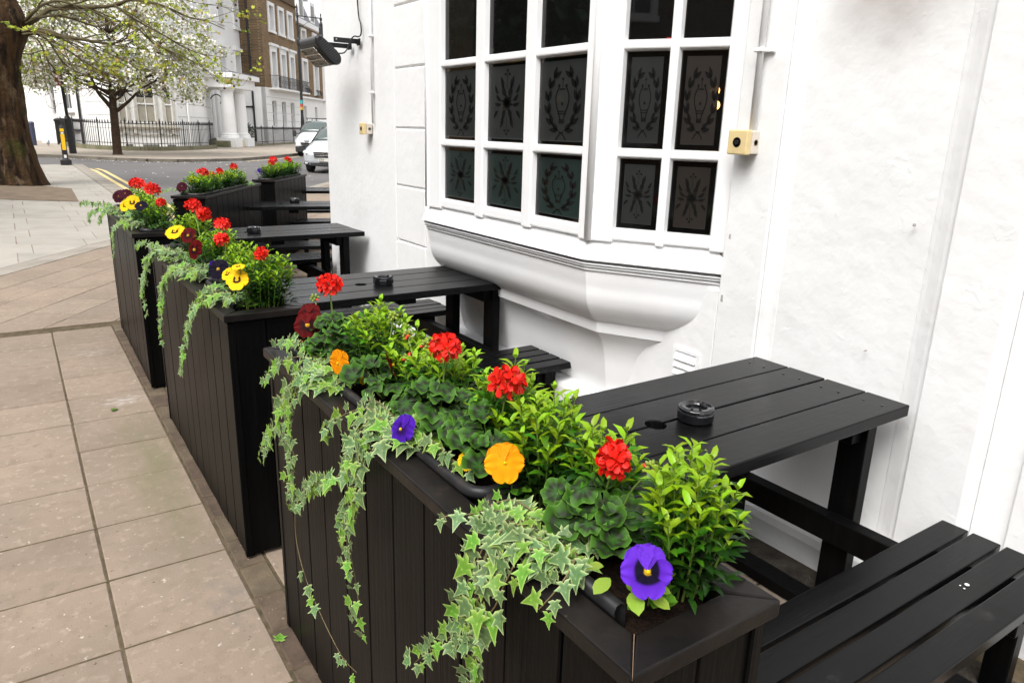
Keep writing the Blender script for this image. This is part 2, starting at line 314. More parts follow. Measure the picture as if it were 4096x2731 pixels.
# ------------------------------------------------------------------ the pub
pub = thing('pub', 'white painted corner pub with a bay window and grooved quoins', 'building')
W = 2.36
wl = MB()
wl.box(W, 2.7, 1.758, 1.957, -.1, 4.6)                 # strip beside the bay
wl.box(2.386, 2.7, 1.095, 1.758, -.1, 4.6)             # sunk panel
wl.box(W, 2.7, .905, 1.095, -.1, 4.6)
wl.box(2.455, 2.7, -3, .905, -.1, 4.6)
wl.box(W+.002, 2.7, 1.957, 4.57, -.1, .95)             # under the bay
wl.box(2.395, 2.7, 1.957, 2.005, .95, 3.05); wl.box(2.395, 2.7, 4.52, 4.57, .95, 3.05)
wl.box(W, 2.7, 1.957, 4.57, 3.05, 4.6)                 # over it
wl.box(W+.012, 2.7, 4.57, 5.06, -.1, 4.6)              # behind the quoins
wl.box(W+.002, 2.7, 5.06, 5.40, -.1, 4.6)
wl.box(W+.014, 2.7, 5.40, 6.5, -.1, 4.6)
wl.prism([(2.374,6.5),(2.374+DL.x*13,6.5+DL.y*13),(2.9+DL.x*13,6.2+DL.y*13),(2.72,6.3)], -.1, 4.6)
wl.box(2.7,9,-3,6.2,4.3,4.6)
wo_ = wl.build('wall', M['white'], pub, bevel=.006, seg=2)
def vstrip(y0, y1, x, prof, z0=.1, z1=4.5, name='panel_moulding'):      # vertical moulding, prof=[(u,out)] along y
    mb = MB(); P = [(x+.004,y0)]+[(x-o, y0+(y1-y0)*u) for u, o in prof]+[(x+.004,y1)]; mb.prism(P, z0, z1)
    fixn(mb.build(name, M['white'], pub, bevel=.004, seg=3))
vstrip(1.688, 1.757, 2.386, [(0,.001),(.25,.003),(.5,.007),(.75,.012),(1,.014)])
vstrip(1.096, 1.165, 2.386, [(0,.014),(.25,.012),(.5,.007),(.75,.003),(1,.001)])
# plinth along the foot of the wall
for (y0, y1) in ((.9,1.957),(1.957,4.57),(4.57,6.5)):
    mb = MB(); P = [(W+.02,-.1),(2.295,-.1),(2.295,.10),(2.305,.125),(2.318,.135),(2.322,.19),(W+.02,.205)]
    mb.add([(x,y0,z) for x,z in P]+[(x,y1,z) for x,z in P], [list(range(7)), list(range(7,14))[::-1]]+[(i,i+7,(i+1)%7+7,(i+1)%7) for i in range(7)])
    fixn(mb.build('plinth', M['white'], pub, bevel=.003))
# quoin blocks: far pilaster and near pilaster
def quoin(y0, y1, x, z0, z1):
    c = .009; mb = MB(); o = .014
    mb.add([(x,y0,z0),(x,y1,z0),(x,y1,z1),(x,y0,z1),(x-o,y0+c*.3,z0+c),(x-o,y1-c*.3,z0+c),(x-o,y1-c*.3,z1-c),(x-o,y0+c*.3,z1-c)], [(0,1,5,4),(1,2,6,5),(2,3,7,6),(3,0,4,7),(4,5,6,7)])
    fixn(mb.build('quoin', M['white'], pub, bevel=.004, seg=2))
for i in range(-1, 8): quoin(4.585, 5.05, W+.013, .745+.405*(i-1), .745+.405*i-.004)
for i in range(0, 9): quoin(-.2, .80, 2.456, .70+.405*(i-1), .70+.405*i-.004)
for (y, z, w_, h_) in ((1.866,1.945,.012,.026),(1.925,1.165,.010,.020),(1.93,.905,.012,.03),(1.21,1.30,.006,.010),(1.30,.86,.005,.006)):
    MB().hexa([(W-.0012,y,z),(W-.0012,y+w_,z+.002),(W+.01,y+w_,z),(W+.01,y,z),(W-.0008,y+.002,z+h_),(W-.0008,y+w_*.9,z+h_*.95),(W+.01,y+w_,z+h_),(W+.01,y,z+h_)]).build('shaded_chip', mat('hole_shade_grey', (.34,.32,.30), .9) if 'hole_shade_grey' not in bpy.data.materials else bpy.data.materials['hole_shade_grey'], pub)  # wall holes as thin grey chips; the grey paints the shade inside them
# --- bay window
BX, BN, BF = 2.058, 2.486, 4.039; BC = (BN+BF)/2
nd, nn = V((.4925,-.8703,0)), V((-.8703,-.4925,0))
def ring(i, z):
    p = V((BX,BN,0))-nn*i; t = (BX+i-p.x)/nd.x; c = p+nd*t; t = (W+.03-p.x)/nd.x; e = p+nd*t
    return [(e.x,e.y,z),(c.x,c.y,z),(c.x,2*BC-c.y,z),(e.x,2*BC-e.y,z)]
def loft(prof, name, m, smooth=False, parent=pub):
    mb = MB()
    for q in range(3):
        n0 = len(mb.v); vs = []
        for (i, z) in prof: r = ring(i, z); vs += [r[q], r[q+1]]
        mb.add(vs, [(2*a,2*a+2,2*a+3,2*a+1) for a in range(len(prof)-1)])
    o = fixn(mb.build(name, m, parent, smooth=smooth)); return o
bay = MB().box(2.2,2.36,2.4,4.1,2.96,3.1).build('bay_window', M['gloss_white'], pub)
loft([(.075,1.15),(.055,1.145),(.052,1.105),(.045,1.085),(.03,1.065),(.004,1.035),(0,1.017),(.007,1.014),(.05,1.0)], 'sill', M['gloss_white'], parent=bay)
loft([(.05,1.003),(.010,1.001),(.010,.996),(.026,.994),(.016,.987),(.018,.982),(.034,.979),(.024,.972),(.026,.966),(.05,.958)], 'cornice', M['gloss_white'], parent=bay)
def curve(pts, n=5):
    out = []
    for i in range(len(pts)-1):
        p0, p1, p2, p3 = pts[max(i-1,0)], pts[i], pts[i+1], pts[min(i+2,len(pts)-1)]
        for j in range(n):
            t = j/n; out.append(tuple(.5*((2*p1[a])+(-p0[a]+p2[a])*t+(2*p0[a]-5*p1[a]+4*p2[a]-p3[a])*t*t+(-p0[a]+3*p1[a]-3*p2[a]+p3[a])*t**3) for a in range(len(p1))))
    return out+[tuple(pts[-1])]
loft(curve([(.033,.962),(.038,.925),(.045,.886),(.050,.841),(.062,.80),(.082,.765),(.108,.733),(.138,.709)]), 'bulge', M['gloss_white'], True, bay)
loft([(.138,.709),(.142,.705),(.148,.652),(.16,.648)], 'fascia', M['gloss_white'], parent=bay)
loft(curve([(.156,.648),(.188,.61),(.212,.56),(.229,.50),(.243,.415),(.262,.343),(.283,.30)]), 'cove', M['gloss_white'], True, bay)
loft([(.30,.302),(.20,.292),(.195,.27),(.195,-.05)], 'stall_plinth', M['gloss_white'], parent=bay)
# window faces: local frame (u along, z, d outwards)
G = .06
fo = V((BX+G, 0, 0)); FRONT = (fo, V((0,1,0)), V((-1,0,0)))
so_ = V((BX,BN,0))-nn*G; SIDE = (so_, nd, nn)
so2 = V((so_.x, 2*BC-so_.y, 0)); SIDE2 = (so2, V((nd.x,-nd.y,0)), V((nn.x,-nn.y,0)))
def fp(F, u, z, d): p = F[0]+F[1]*u+F[2]*d; return (p.x,p.y,z)
def fbox(mb, F, u0, u1, z0, z1, d0, d1, ch=0):
    mb.hexa([fp(F,u0,z0,d0),fp(F,u1,z0,d0),fp(F,u1,z1,d0),fp(F,u0,z1,d0),fp(F,u0+ch,z0+ch,d1),fp(F,u1-ch,z0+ch,d1),fp(F,u1-ch,z1-ch,d1),fp(F,u0+ch,z1-ch,d1)])
ROWS = [(1.167,1.453),(1.505,1.880),(1.934,2.31),(2.362,2.74)]
def bars(F, cols, u0, u1):
    mb = MB()
    us = [u0]+[c for p in cols for c in p]+[u1]
    for i in range(0, len(us), 2):
        a, b = us[i], us[i+1]; e = i == 0; l = i == len(us)-2
        mb.hexa([fp(F,a,1.10,-.02),fp(F,b,1.10,-.02),fp(F,b,2.96,-.02),fp(F,a,2.96,-.02),fp(F,a+(0 if e else .013),1.10,.03),fp(F,b-(0 if l else .013),1.10,.03),fp(F,b-(0 if l else .013),2.96,.03),fp(F,a+(0 if e else .013),2.96,.03)])
        mb.hexa([fp(F,a,1.10,.0301),fp(F,b,1.10,.0301),fp(F,b,2.96,.0301),fp(F,a,2.96,.0301),fp(F,a+(0 if e else .03),1.10,.0302),fp(F,b-(0 if l else .03),1.10,.0302),fp(F,b-(0 if l else .03),2.96,.0302),fp(F,a+(0 if e else .03),2.96,.0302)]) if False else None
    zs = [1.10]+[z for r in ROWS for z in r]+[2.96]
    for i in range(0, len(zs), 2):
        z0, z1 = zs[i], zs[i+1]
        for (a, b) in cols:
            q = .012; mb.hexa([fp(F,a-.02,z0,-.018),fp(F,b+.02,z0,-.018),fp(F,b+.02,z1,-.018),fp(F,a-.02,z1,-.018),fp(F,a-.02,z0+q,.026),fp(F,b+.02,z0+q,.026),fp(F,b+.02,z1-q,.026),fp(F,a-.02,z1-q,.026)])
    o = mb.build('frame', M['gloss_white'], bay, bevel=.006, seg=2); return o
FC = [(2.574,2.932),(3.032,3.385),(3.489,3.852)]
SC = [(.133,.303),(.362,.534)]
cF = ring(G,0)[1][1]; cF2 = 2*BC-cF
bars(FRONT, FC, cF-.012, cF2+.012); bars(SIDE, SC, -.012, .66); bars(SIDE2, SC, -.012, .66)
cp = MB(); q = [ring(G-.034,0)[1], ring(G-.034,0)[2]]
for (x,y,_), sg in ((q[0],1),(q[1],-1)):
    MB().tube([(x+.012,y+.004*sg,1.10),(x+.012,y+.004*sg,2.96)], .02, 10).build('corner_bead', M['gloss_white'], bay, smooth=True)
# glass: clear panes, frosted fields with clear borders and cut motifs
def glassmat(name, col, rough, alpha, spec=.6): return mat(name, col, rough, spec, alpha=alpha, var=((col[0]*.6,col[1]*.6,col[2]*.6), 3.5, .4, .75))
GL = glassmat('clear_pub_glass', (.006,.006,.006), .02, .75); GB = glassmat('bevelled_glass', (.004,.004,.004), .05, .65)
GF = glassmat('frosted_glass', (.017,.019,.018), .42, .95, .3); GT = glassmat('teal_frosted_glass', (.013,.024,.021), .40, .90, .35); GW = glassmat('warm_frosted_glass', (.020,.016,.013), .42, .92, .3); GE = glassmat('cut_glass', (.006,.006,.006), .2, .85)
def leaf2(cu, cz, a, l, w_, bend=0):
    n = 7; L_, R_ = [], []
    for i in range(n+1):
        t = i/n; ww = w_*math.sin(PI*t**.8)*.5; an = a+bend*t; 
        if i == 0: pu, pz = cu, cz
        else: pu += math.cos(an)*l/n; pz += math.sin(an)*l/n
        L_.append((pu-math.sin(an)*ww, pz+math.cos(an)*ww)); R_.append((pu+math.sin(an)*ww, pz-math.cos(an)*ww))
    return L_, R_
def motif(F, kind, u0, u1, z0, z1, parent):
    mb = MB(); cu, cz = (u0+u1)/2, (z0+z1)/2; w_, h = u1-u0, z1-z0; sc = min(w_*1.0, h*.62)
    sx = F is FRONT; xf = max(1, w_*.40/(sc*.5)); zf = max(1, h*.40/(sc*.72))
    _fp = fp
    def fp2(F_, u, z, d): return _fp(F_, cu+(u-cu)*xf, cz+(z-cz)*zf, d)
    sg = -1 if sx else 1
    def put(LR):
        L_, R_ = LR; n = len(L_); vs = [fp2(F, cu+sg*p[0], cz+p[1], .0042) for p in L_+R_]
        mb.add(vs, [(i,i+1,n+i+1,n+i) for i in range(n-1)])
    def stroke(pts, t=.006):
        for a, b in zip(pts[:-1], pts[1:]):
            d = V((b[0]-a[0], b[1]-a[1], 0)); 
            if d.length < 1e-6: continue
            d.normalize(); o = (-d.y*t/2, d.x*t/2)
            mb.add([fp2(F,cu+sg*(a[0]+o[0]),cz+a[1]+o[1],.0042),fp2(F,cu+sg*(b[0]+o[0]),cz+b[1]+o[1],.0042),fp2(F,cu+sg*(b[0]-o[0]),cz+b[1]-o[1],.0042),fp2(F,cu+sg*(a[0]-o[0]),cz+a[1]-o[1],.0042)], [(0,1,2,3)])
    def dot(x, z, r):
        n = 9; mb.add([fp2(F,cu+sg*(x+r*math.cos(2*PI*i/n)),cz+z+r*math.sin(2*PI*i/n),.0042) for i in range(n)], [list(range(n))])
    if kind == 'lyre':
        for s_ in (-1,1):
            for i in range(6):
                a = -PI*.42+i*PI*.70/5; x, z = s_*sc*.40*math.cos(a)*1.0, sc*.60*math.sin(a)+.0*sc
                tn = math.atan2(.6*math.cos(a), -.40*math.sin(a)*1.0)
                for e in (-.5,.5):
                    an = tn+e*.85
                    if s_ < 0: an = PI-an
                    put(leaf2(x, z, an, sc*.25, sc*.10, -.35*s_*e))
            stroke([(s_*sc*.40*math.cos(-PI*.45+PI*.82*t), sc*.60*math.sin(-PI*.45+PI*.82*t)) for t in [i/10 for i in range(11)]], sc*.014)
            stroke([(s_*sc*.10*t-.0, -sc*.62-sc*.16*(t-.0)**1.5*.9) if False else (s_*sc*(-.06+.20*t), -sc*(.62+.16*t*t)) for t in (0,.25,.5,.75,1)], sc*.028)
            stroke([(s_*sc*(.055+.11*math.sin(PI*(t**1.4))*(1 if t < .98 else 1)+.03*t), sc*(-.36+.66*t)) for t in [i/9 for i in range(10)]], sc*.03)
            dot(s_*sc*.10, sc*.31, sc*.032)
        stroke([(-sc*.08,sc*.24),(sc*.08,sc*.24)], sc*.025); stroke([(-sc*.11,-sc*.20),(sc*.11,-sc*.20)], sc*.02); stroke([(-sc*.11,-sc*.25),(sc*.11,-sc*.25)], sc*.02)
        stroke([(-sc*.075,-sc*.40),(sc*.075,-sc*.40)], sc*.085); dot(0,-.05*sc,sc*.035); dot(0,sc*.44,sc*.028)
        stroke([(0,sc*.24),(0,sc*.42)], sc*.014)
    else:
        for i in range(12): put(leaf2(0, 0, PI/12+i*PI/6, sc*(.22 if i % 2 else .17), sc*.075))
        for s_ in (-1,1):
            A = lambda a: a if s_ > 0 else PI-a
            put(leaf2(s_*sc*.06, sc*.14, A(.95), sc*.26, sc*.13, .55*s_)); put(leaf2(s_*sc*.155, sc*.30, A(1.75), sc*.30, sc*.11, -.8*s_))
            put(leaf2(s_*sc*.06, -sc*.14, A(-.95), sc*.26, sc*.12, -.55*s_)); put(leaf2(s_*sc*.155, -sc*.30, A(-1.75), sc*.28, sc*.10, .8*s_))
            put(leaf2(s_*sc*.20, sc*.05, A(.15), sc*.24, sc*.085, .9*s_)); put(leaf2(s_*sc*.20, -sc*.04, A(-.25), sc*.24, sc*.08, .7*s_))
            put(leaf2(s_*sc*.30, sc*.20, A(.55), sc*.24, sc*.08, .9*s_)); put(leaf2(s_*sc*.30, -sc*.18, A(-.35), sc*.24, sc*.08, -.9*s_))
            dot(s_*sc*.07, sc*.62, sc*.032); dot(s_*sc*.07, -sc*.62, sc*.032)
            stroke([(0,s_*sc*.3),(0,s_*sc*.66)], sc*.012); dot(0, s_*sc*.70, sc*.035)
    mb.build('etching', GE, parent)
def pane(F, a, b, z0, z1, kind):
    mb = MB(); fbox(mb, F, a-.004, b+.004, z0-.004, z1+.004, -.006, 0)
    p = mb.build('pane', GB if kind else GL, bay)
    if kind:
        m_ = .018 if F is SIDE else .012; mb = MB(); fbox(mb, F, a+m_, b-m_, z0+m_, z1-m_, .0005, .0025, .002); mb.build('frosted_field', (GT if z0 < 1.3 else GF) if F is not SIDE else (GF if a < .3 else GW), bay)
        motif(F, kind, a+m_, b-m_, z0+m_, z1-m_, bay)
KI = {('F',0):('lyre','star','star'), ('F',1):('lyre','star','lyre'), ('S',0):('star','star'), ('S',1):('lyre','lyre')}
for r, (z0, z1) in enumerate(ROWS):
    for c, (a, b) in enumerate(FC): pane(FRONT, a, b, z0, z1, KI[('F',r)][c] if r < 2 else None)
    for c, (a, b) in enumerate(SC): pane(SIDE, a, b, z0, z1, KI[('S',r)][c] if r < 2 else None); pane(SIDE2, a, b, z0, z1, KI[('S',r)][c] if r < 2 else None)
# dim bar room behind the glass
rm = MB(); rm.add([(2.71,.5,.2),(6.5,.5,.2),(6.5,6,.2),(2.71,6,.2),(2.71,.5,3.2),(6.5,.5,3.2),(6.5,6,3.2),(2.71,6,3.2)], [(0,1,2,3),(4,5,6,7),(0,1,5,4),(1,2,6,5),(2,3,7,6)])
rm.box(5.2,6.4,1,5.5,.2,1.3); rm.build('bar_room', mat('dark_panelling', (.035,.018,.01), .5, var=((.08,.03,.015), 2, .4, .7)), pub)
for i, (x, y, z, c) in enumerate(((2.62,4.00,1.70,(1,.5,.12)),(2.66,4.08,1.64,(1,.5,.12)),(2.55,3.35,1.74,(1,.45,.1)),(2.72,2.40,1.76,(1,.5,.12)),(2.80,2.46,1.70,(1,.5,.12)),(2.52,2.52,1.955,(1,.05,.05)))):
    MB().ball((x,y,z), .022, 10).build('lamp_bulb', mat('lit_bulb', c, .5, emit=(c, 16)), pub, smooth=True)
# --- conduits, junction boxes, louvre, heater
def pipe(name, pts, r, m, label, cat):
    o = MB().tube(pts, r, 10).build(name, m, None, smooth=True); return tag(o, label, cat)
cond = thing('conduit', 'white round conduit pipe running down to the larger cream switch box', 'conduit', (2.333,1.86,1.585))
MB().tube([(0,0,0),(0,.004,1.6)], .0125, 10).build('pipe', M['gloss_white'], cond, smooth=True)
MB().box(-.018,.026,-.02,.02,.273,.288).box(.012,.026,-.045,-.02,.272,.289).build('clip', M['gloss_white'], cond, bevel=.003)
def swbox(label, loc, sc, mi, tilt):
    b = thing('switch_box', label, 'switch box', loc, tilt)
    cy = mat('aged_cream_plastic', (.66,.52,.26), .45, var=((.52,.40,.22), 12, .5, .8)); gr = mat('pale_beige_plastic', (.62,.55,.47), .5)
    MB().box(0,.046*sc,-.04*sc,.04*sc,-.04*sc,.04*sc).build('back_box', gr, b, bevel=.004*sc, seg=2)
    MB().box(-.030*sc,-.001,-.042*sc,.042*sc,-.043*sc,.043*sc).build('cover', cy, b, bevel=.005*sc, seg=2)
    f = lambda r0, r1, d, m, nm: MB().lathe([(r0,0),(r0,d),(r1,d),(r1,0)], 20).build(nm, m, b)
    for (r0,r1,d,m,nm,x,ry) in ((.0175*sc,.0145*sc,.001,M['iron'],'ring',-.030*sc,-PI/2),(.0085*sc,.002,.004,M['plastic'],'sensor_eye',-.030*sc,-PI/2)):
        o = f(r0,r1,d,m,nm); o.location = (x,0,0); o.rotation_euler = (0,ry,0)
    o = f(.011*sc,.009*sc,.001,M['kerb'],'knockout'); o.location = (.024*sc,-.04*sc,0); o.rotation_euler = (PI/2,0,0)
    return b
swbox('large cream square sensor box on the wall right of the bay window', (2.316,1.885,1.54), 1.06, 0, 0)
swbox('small cream sensor box on the wall under the patio heater', (2.32,5.52,1.54), 1.0, 0, 0)
c2 = thing('conduit', 'thin white conduit pipe above the small sensor box beyond the bay', 'conduit', (2.352,5.435,1.58))
MB().tube([(0,0,0),(0,0,1.4)], .0085, 8).build('pipe', M['gloss_white'], c2, smooth=True)
for z in (.22,.62,1.02): MB().box(-.012,.012,-.02,.028,z,z+.012).build('clip', M['gloss_white'], c2, bevel=.002)
lv = thing('wall_vent', 'white louvred wall vent low beside the foot of the bay', 'vent', (W,2.095,.555))
for i in range(5): MB().hexa([(-.006,-.06,-.085+.034*i),(-.006,.06,-.085+.034*i),(.0,.06,-.055+.034*i),(.0,-.06,-.055+.034*i),(-.016,-.06,-.088+.034*i),(-.016,.06,-.088+.034*i),(-.004,.06,-.055+.034*i),(-.004,-.06,-.055+.034*i)]).build('slat', M['gloss_white'], lv)
MB().box(-.008,.001,-.075,-.06,-.1,.1).box(-.008,.001,.06,.075,-.1,.1).box(-.008,.001,-.06,.06,.085,.1).box(-.008,.001,-.06,.06,-.1,-.089).build('vent_frame', M['gloss_white'], lv)
# patio heater: section in x-z, body along y
ht = thing('patio_heater', 'black electric patio heater on a bracket high on the pub wall', 'heater')
sec = curve([(1.995,2.14),(1.998,2.18),(2.022,2.198),(2.052,2.186),(2.11,2.14),(2.172,2.085),(2.19,2.045),(2.178,2.012),(2.145,2.0),(2.112,2.012),(2.06,2.064),(2.005,2.122)], 4)[:-1]
mb = MB(); mb.add([(x,5.64,z) for x,z in sec]+[(x,5.985,z) for x,z in sec], [(i,(i+1)%len(sec),len(sec)+(i+1)%len(sec),len(sec)+i) for i in range(len(sec))])
HB = mat('heater_black_metal', (.02,.018,.017), .35, .5); HC = mat('heater_black_plastic', (.007,.007,.008), .35, .5)
fixn(mb.build('housing', HB, ht, smooth=True))
sc_ = lambda s_: [(2.085+(x-2.085)*s_, 2.10+(z-2.10)*s_) for x, z in sec]
for (y0, y1, nm) in ((5.64,5.61,'end_cap'),(5.985,6.015,'end_cap')):
    mb = MB(); r = [(sc_(1.02),y0),(sc_(1.02),y0+(y1-y0)*.5),(sc_(.93),y1)]; n = len(sec); vs = [(x,y,z) for s_, y in r for x, z in s_]
    mb.add(vs, [(a*n+i,a*n+(i+1)%n,(a+1)*n+(i+1)%n,(a+1)*n+i) for a in range(2) for i in range(n)]+[list(range(2*n,3*n)), list(range(n))])
    cap = fixn(mb.build(nm, HC, ht, bevel=.003))
    if y1 < y0:
        for i in range(11):
            t = i/10; x, z = 2.035+.115*t, 2.162-.115*t; l = .022+.016*math.sin(PI*t)
            MB().tube([(x-l*.75,5.608,z-l*.5),(x,5.6075,z-.004),(x+l*.75,5.608,z+l*.55)], .0018, 5).build('vent_rib', mat('rib_sheen', (.03,.03,.032), .3) if i == 0 else bpy.data.materials['rib_sheen'], ht)
# reflector window facing down to the street
nrm = V((-.707,0,-.707)); a0, b0 = V((1.998,5.66,2.116)), V((2.108,5.66,2.008)); yv = V((0,.305,0)); off = nrm*.004
mb = MB(); e = (b0-a0)
mb.add([a0+off,b0+off,b0+yv+off,a0+yv+off], [(0,1,2,3)]); RF = mat('polished_reflector', (.50,.47,.42), .10, .5, 1, bump=[(30,1,.05),(9,.8,.06)])
mb.build('reflector', RF, ht)
for (p, q_) in ((a0,a0+yv),(b0,b0+yv),(a0,b0),(a0+yv,b0+yv)): MB().tube([p+off*1.6,q_+off*1.6], .0035, 6).build('frame_bead', RF, ht)
for t in (.35,.65): MB().tube([a0+e*t+off*3,a0+e*t+yv+off*3], .004, 8).build('lamp_tube', mat('quartz_tube', (.55,.45,.35), .15), ht)
MB().box(2.165,2.356,5.70,5.706,2.168,2.205).box(2.35,2.358,5.64,5.706,2.155,2.205).build('bracket_arm', HC, ht, bevel=.002)
MB().box(2.15,2.345,5.86,5.866,2.145,2.18).box(2.338,2.35,5.80,5.866,2.135,2.18).build('bracket_arm', HC, ht, bevel=.002)
o = MB().lathe([(.006,0),(.006,.004),(.0,.0045)], 8).build('bolt', mat('zinc', (.6,.6,.58), .35, metal=1), ht); o.location = (2.185,5.699,2.19); o.rotation_euler = (PI/2,0,0)
cb = MB().tube(curve([(2.17,5.66,2.085),(2.22,5.66,2.09),(2.25,5.66,2.115),(2.275,5.65,2.175),(2.30,5.63,2.213),(2.335,5.62,2.213),(2.35,5.61,2.235),(2.35,5.61,2.30),(2.35,5.66,2.46),(2.35,5.69,3.3)]), .0055, 8).build('cable', HC, ht, smooth=True)
# ------------------------------------------------------------------ planters (local: x across 0..w, y along 0..l, z up)
LID = .94
def planter(label, loc, rz, w_, l, short=False):
    p = thing('planter', label, 'planter', loc, rz, 'black timber planters round the pub seating')
    ins = .016; ov = .058; n = max(5, round(l/.145))
    # cladding boards, each its own
    bw = (l-2*ins)/n
    for x0, x1 in ((ins,ins+.018),(w_-ins-.018,w_-ins)):
        for i in range(n):
            MB().box(x0+jit(.0012),x1+jit(.0012),ins+bw*i+.0015,ins+bw*(i+1)-.0015,.012+rnd.uniform(0,.006),LID-.030).build('cladding_board', M['black'], p, bevel=.0025)
    m_ = 2; ew = (w_-2*ins-.036)/m_
    for y0, y1 in ((ins,ins+.018),(l-ins-.018,l-ins)):
        for i in range(m_): MB().box(ins+.0185+ew*i+.001,ins+.0185+ew*(i+1)-.001,y0+.003,y1-.001,.015,LID-.030).build('cladding_board', M['black'], p, bevel=.0025)
    # corner posts
    for x in (ins-.003, w_-ins-.022):
        for y in (ins-.003, l-ins-.022): MB().box(x,x+.025,y,y+.025,.01,LID-.031).build('corner_post', M['black'], p, bevel=.003)
    # mitred lid boards
    z0, z1 = LID-.026, LID; g = .0015
    for poly in ([(0,0),(w_,0),(w_-ov,ov),(ov,ov)], [(w_,l),(0,l),(ov,l-ov),(w_-ov,l-ov)], [(0,l),(0,0),(ov,ov),(ov,l-ov)], [(w_,0),(w_,l),(w_-ov,l-ov),(w_-ov,ov)]):
        cx_, cy_ = sum(a for a,b in poly)/4, sum(b for a,b in poly)/4
        q = [(a+(g if a < cx_ else -g), b+(g if b < cy_ else -g)) for a, b in poly]
        MB().prism(q, z0, z1+jit(.0008)).build('lid_board', M['lid'], p, bevel=.003, seg=2)
    MB().box(ov-.005,w_-ov+.005,ov-.005,l-ov+.005,.3,LID-.06).build('liner', M['soil'], p)
    return p
PW = .285
PA = planter('long black timber planter nearest the camera, purple pansy at its near end', (.53,.505,0), 0, PW, 1.55)
PB = planter('black timber planter second from the camera with yellow pansies at its near end', (.52,2.475,0), 0, PW, 1.60)
PC = planter('black timber planter farthest along the kerb row, beside the pale paving', (.512,4.60,0), R(-.6), PW, 1.58)
RD, RE = R(-31.5), R(-35.2)
PD = planter('angled black timber planter beyond the tables with dark maroon pansies', (1.357-.255*1,6.743+.165,0), RD, .30, 1.66)
PE = planter('small far black timber planter closest to the parked silver car', (2.474-.22,8.51+.16,0), RE, .27, 1.22)
# raw mitre crack at the near corner of the nearest planter
MB().hexa([(.5315,.5065,.935),(.5326,.5065,.935),(.588,.5625,.935),(.5872,.5635,.935),(.5315,.5065,.9408),(.5326,.5065,.9408),(.588,.5625,.9408),(.5872,.5635,.9408)]).build('split_wood', M['rawwood'], None).parent = PA
bpy.data.objects['split_wood'].location = (-.53,-.505,0)
# ------------------------------------------------------------------ plastic troughs with rolled rims
def trough(label, P, rz, x0, x1, y0, y1, cut=False, rim=.011):
    t = thing('trough', label, 'trough', P, rz, 'grey plastic troughs set in the planters'); r = .035; pts = []
    for cx_, cy_, a0_ in ((x1-r,y1-r,0),(x0+r,y1-r,PI/2),(x0+r,y0+r,PI),(x1-r,y0+r,3*PI/2)):
        for i in range(6): a = a0_+PI/2*i/5; pts.append((cx_+r*math.cos(a), cy_+r*math.sin(a)))
    z = LID+.009; n = len(pts); cx_, cy_ = (x0+x1)/2, (y0+y1)/2
    prof = [(-.010,-.012),(-.012,-.002),(-.008,.007),(0,.010),(.008,.006),(.011,-.004),(.012,-.05)]   # (inwards, up)
    mb = MB(); vs = []
    for (inn, up) in prof:
        for i, (x, y) in enumerate(pts):
            a, b = V((pts[i-1][0],pts[i-1][1],0)), V((pts[(i+1)%n][0],pts[(i+1)%n][1],0)); d = (b-a).normalized(); nn_ = V((-d.y,d.x,0)); 
            vs.append((x+nn_.x*inn, y+nn_.y*inn, z+up))
    rng = range(n) if not cut else [i for i in range(n) if not (12 <= i <= 22)]
    mb.add(vs, [(k*n+i,k*n+(i+1)%n,(k+1)*n+(i+1)%n,(k+1)*n+i) for k in range(len(prof)-1) for i in rng])
    o = fixn(mb.build('rim', M['plastic'], t, smooth=True)); so2_ = o.modifiers.new('thick','SOLIDIFY'); so2_.thickness = .002
    sb = MB(); nx, ny = 8, max(6, int((y1-y0)/.03)); vs = []
    for j in range(ny+1):
        for i in range(nx+1):
            x, y = x0+.008+(x1-x0-.016)*i/nx, y0+.008+(y1-y0-.016)*j/ny
            vs.append((x,y,LID-.022+.014*noise.noise(V((x*28,y*28,3.3+x0)))))
    sb.add(vs, [(j*(nx+1)+i,j*(nx+1)+i+1,(j+1)*(nx+1)+i+1,(j+1)*(nx+1)+i) for j in range(ny) for i in range(nx)]); sb.build('soil', M['soil'], t, smooth=True)
    return t
trough('plastic trough at the near end of the closest planter, its rim cut short', (.53,.505,0), 0, .068, .222, .062, .45, True)
trough('longer plastic trough in the far part of the closest planter', (.53,.505,0), 0, .066, .222, .468, 1.485)
trough('plastic trough at the near end of the second planter', (.52,2.475,0), 0, .066, .222, .062, .56, True)
trough('plastic trough in the far part of the second planter', (.52,2.475,0), 0, .066, .222, .59, 1.53)
trough('plastic trough inside the third planter of the kerb row', (.512,4.60,0), R(-.6), .066, .222, .064, 1.51)
trough('plastic trough inside the angled planter with maroon pansies', PD.location, RD, .066, .235, .064, 1.59)
trough('plastic trough inside the small far planter near the silver car', PE.location, RE, .064, .21, .03, 1.16)
